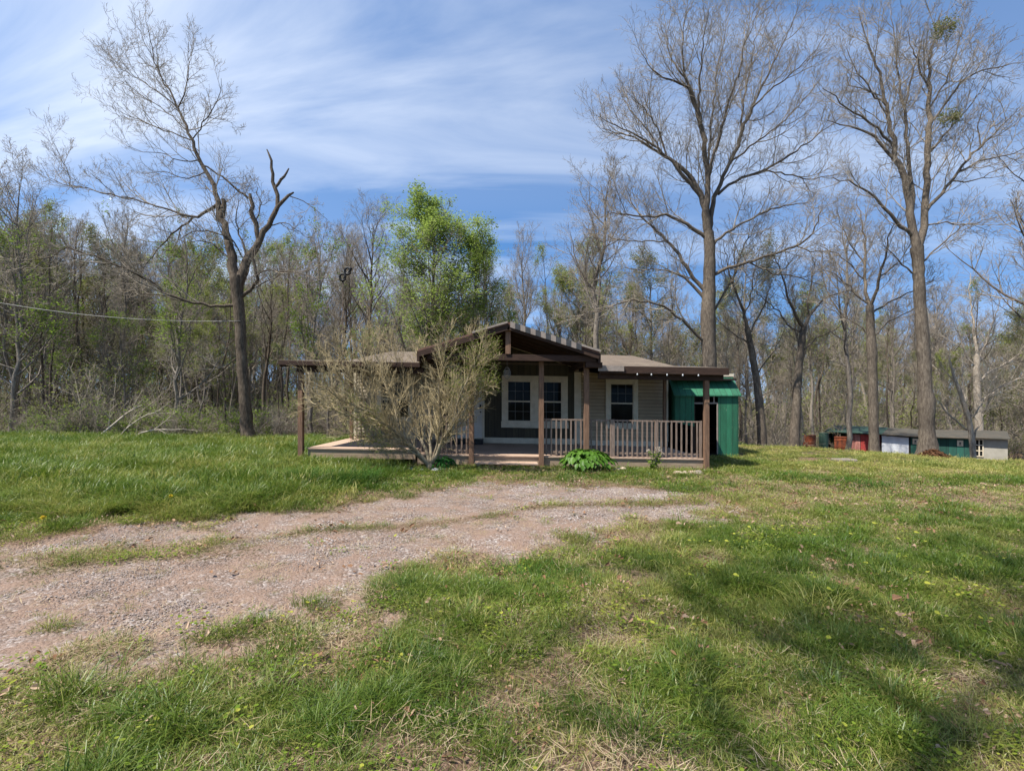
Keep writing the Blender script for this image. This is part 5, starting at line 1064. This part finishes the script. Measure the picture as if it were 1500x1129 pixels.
# fallen branches
fl = empty('fallen_branch', (*W(117, 655, 19.6)[:2], 0), 'pale dead branches lying at the wood edge left of the leaning tree', 'fallen branch'); org = np.array([*W(117, 655, 19.6)[:2], 0]); A = Acc(); LPs = []
g = np.random.default_rng(14)
for br in ([(112,657,2.4),(132,645,2.2),(149,636,2),(160,626,1.8),(171,615,1.6),(187,604,1.3),(208,593,.8)], [(135,656,2.4),(165,650,2.2),(187,644,2),(210,634,1.6),(229,627,1.3),(250,630,.9),(270,628,.5)], [(180,654,1.8),(215,649,1.6),(251,645,1.2),(275,640,.6)], [(162,652,1.3),(180,632,1.1),(205,612,.9),(235,600,.5)], [(200,642,1.4),(220,648,1.2),(240,655,.6)], [(218,655,1.3),(250,650,1),(290,644,.6)]):
    dd = g.uniform(-.5, .8); n_ = len(br); p, r, ln = resample([W(a, b, 19.4+dd*i/n_) for i, (a, b, c) in enumerate(br)], [c*.024 for a, b, c in br], 10, .02, g); V, Q = tubes(p[None], r[None], 6); A.put(V-org, Q)
    q, rr = children(p[None], r[None], 5, .3, 1, 34, .38, 5, .03, .08, g, .4); V, Q = tubes(q, rr, 4); A.put(V-org, Q); q2, r2_ = children(q, rr, 4, .2, 1, 36, .45, 4, .02, .1, g); V, Q = tubes(q2, r2_, 3); A.put(V-org, Q)
link_mesh('limb', A.mesh('limb', [M['dead_wood']]), fl)
# leaf pile at foot of ringed tree
A = Acc(); g = np.random.default_rng(8); c = g.normal(0, .20, (900,3))*[1.1,.8,.0]; c[:,2] = np.clip(.28*np.exp(-(c[:,0]**2+c[:,1]**2)/.18), 0, .5)*g.random(900)+.02; V, Q = leaf_quads(c, .05, g); lp = link_mesh('leaf_heap', mesh_np('leaf_heap', V, [Q], [M['heap']] if 'heap' in M else [leaf_mat('rusty_leaf_heap', (.05,.022,.012), (.11,.055,.03), (.19,.11,.06), 9, .1)]), None, (*W(1367, 0, 17.9)[:2], zg(W(1367,0,17.9)[0], 17.9))); tag(lp, 'low heap of rust-brown leaves at the foot of the ringed trunk', 'leaf heap')
# dandelions
for i, (px, py, m, lb) in enumerate(((62,790,'flower_y','yellow dandelion flower at the left edge of the drive'), (186,732,'flower_w','white dandelion head in the left meadow, nearest the drive'), (250,752,'flower_y','small yellow dandelion beside the drive edge'))):
    d = F*CAMH/(py-HOR); x = (px-750)/F*d; dn = empty('dandelion', (x, d, zg(x, d)), lb, 'flower', 'dandelions'); u = MB(); u.tube([(0,0,0),(.01,0,.10),(.0,.01,.19)], .003, 5); u.build('stem', M['leaf_spring'], dn)
    g = np.random.default_rng(i); dirs = unit(g.normal(0,1,(60,3))*[1,1,.8]); V, Q = leaf_quads(dirs*.016+[0,.01,.2], .016, g); link_mesh('flower', mesh_np('flower', V, [Q], [M[m]]), dn)

# ------------------------------------------------------------------ camera, light, sky
cam = bpy.data.cameras.new('camera'); co = bpy.data.objects.new('camera', cam); COL.objects.link(co); co.location = (0,0,CAMH); co.rotation_euler = (math.radians(90),0,0)
cam.sensor_width = 36; cam.lens = 36*F/1500; cam.shift_y = (HOR-564.5)/1500; cam.clip_end = 1500; cam.clip_start = .05; S.camera = co
SD = Vector((-.72,-.46,1.45)).normalized()
ld = bpy.data.lights.new('sun', 'SUN'); ld.energy = 4.6; ld.angle = math.radians(.55); ld.color = (1,.955,.88); lo = bpy.data.objects.new('sun', ld); COL.objects.link(lo); lo.rotation_euler = (-SD).to_track_quat('-Z','Y').to_euler(); lo.location = (-10,-10,20)
wd = bpy.data.worlds.new('World'); S.world = wd; wd.use_nodes = True; nt = wd.node_tree; nt.nodes.clear()
out = nt.nodes.new('ShaderNodeOutputWorld'); bg = nt.nodes.new('ShaderNodeBackground'); L(nt, bg.outputs[0], out.inputs[0]); bg.inputs[1].default_value = .15
sky = N(nt, 'TexSky', sky_type='NISHITA', sun_disc=False); sky.sun_elevation = math.asin(SD.z); sky.sun_rotation = math.atan2(SD.x, SD.y); sky.air_density = 1.0; sky.dust_density = .15; sky.ozone_density = 3.0
tc = N(nt, 'TexCoord'); sp = N(nt, 'SeparateXYZ'); L(nt, tc.outputs['Generated'], sp.inputs[0])
lift = N(nt, 'VectorMath', operation='ADD'); lift.inputs[1].default_value = (0,0,.22); L(nt, tc.outputs['Generated'], lift.inputs[0]); nrm = N(nt, 'VectorMath', operation='NORMALIZE'); L(nt, lift.outputs[0], nrm.inputs[0]); L(nt, nrm.outputs[0], sky.inputs[0])
ad = N(nt, 'Math', operation='ADD'); ad.inputs[1].default_value = .38; L(nt, sp.outputs[2], ad.inputs[0]); mxx = N(nt, 'Math', operation='MAXIMUM'); mxx.inputs[1].default_value = .06; L(nt, ad.outputs[0], mxx.inputs[0])
dx = N(nt, 'Math', operation='DIVIDE'); L(nt, sp.outputs[0], dx.inputs[0]); L(nt, mxx.outputs[0], dx.inputs[1]); dy = N(nt, 'Math', operation='DIVIDE'); L(nt, sp.outputs[1], dy.inputs[0]); L(nt, mxx.outputs[0], dy.inputs[1])
cb = N(nt, 'CombineXYZ'); L(nt, dx.outputs[0], cb.inputs[0]); L(nt, dy.outputs[0], cb.inputs[1])
def cl(rot, sc, nscale, lo_, hi_, det, seed, dist=.6):
    mp = N(nt, 'Mapping'); mp.inputs['Rotation'].default_value = (0,0,rot); mp.inputs['Scale'].default_value = sc; mp.inputs['Location'].default_value = (seed, seed*.7, 0); L(nt, cb.outputs[0], mp.inputs[0])
    n = N(nt, 'TexNoise'); n.inputs['Scale'].default_value = nscale; n.inputs['Detail'].default_value = det; n.inputs['Roughness'].default_value = .55; n.inputs['Distortion'].default_value = dist; L(nt, mp.outputs[0], n.inputs['Vector'])
    r = ramp(nt, n.outputs[0], [(lo_, (0,0,0)), (hi_, (1,1,1))]); return r
c1 = cl(.55, (.42,1.5,1), 1.5, .45, .66, 10, 3.1, 1.3); c2 = cl(.35, (.35,.7,1), .8, .40, .64, 3, 8.3, .3)
lf = N(nt, 'MapRange'); lf.inputs[1].default_value = .9; lf.inputs[2].default_value = -.8; lf.inputs[3].default_value = .38; lf.inputs[4].default_value = .95; L(nt, sp.outputs[0], lf.inputs[0])
mu = N(nt, 'Math', operation='MULTIPLY_ADD'); L(nt, c2.outputs[0], mu.inputs[0]); mu.inputs[1].default_value = .45; mu.inputs[2].default_value = .0
m1_ = N(nt, 'Math', operation='MULTIPLY_ADD'); L(nt, c1.outputs[0], m1_.inputs[0]); m1_.inputs[1].default_value = .75; L(nt, mu.outputs[0], m1_.inputs[2])
sm = N(nt, 'Math', operation='MULTIPLY'); sm.use_clamp = True; L(nt, m1_.outputs[0], sm.inputs[0]); L(nt, lf.outputs[0], sm.inputs[1])
m4 = N(nt, 'Math', operation='MULTIPLY'); m4.inputs[1].default_value = .70; L(nt, sm.outputs[0], m4.inputs[0])
hs = N(nt, 'HueSaturation'); hs.inputs['Saturation'].default_value = 1.2; hs.inputs['Value'].default_value = .72; L(nt, sky.outputs[0], hs.inputs['Color'])
mx = N(nt, 'MixRGB'); L(nt, m4.outputs[0], mx.inputs[0]); L(nt, hs.outputs[0], mx.inputs[1]); mx.inputs[2].default_value = (3.9,4.15,4.5,1); L(nt, mx.outputs[0], bg.inputs[0])
S.view_settings.view_transform = 'Standard'; S.view_settings.look = 'None'; S.view_settings.exposure = 0.98; S.view_settings.gamma = 1
S.cycles.max_bounces = 4; S.cycles.diffuse_bounces = 2; S.cycles.transparent_max_bounces = 4
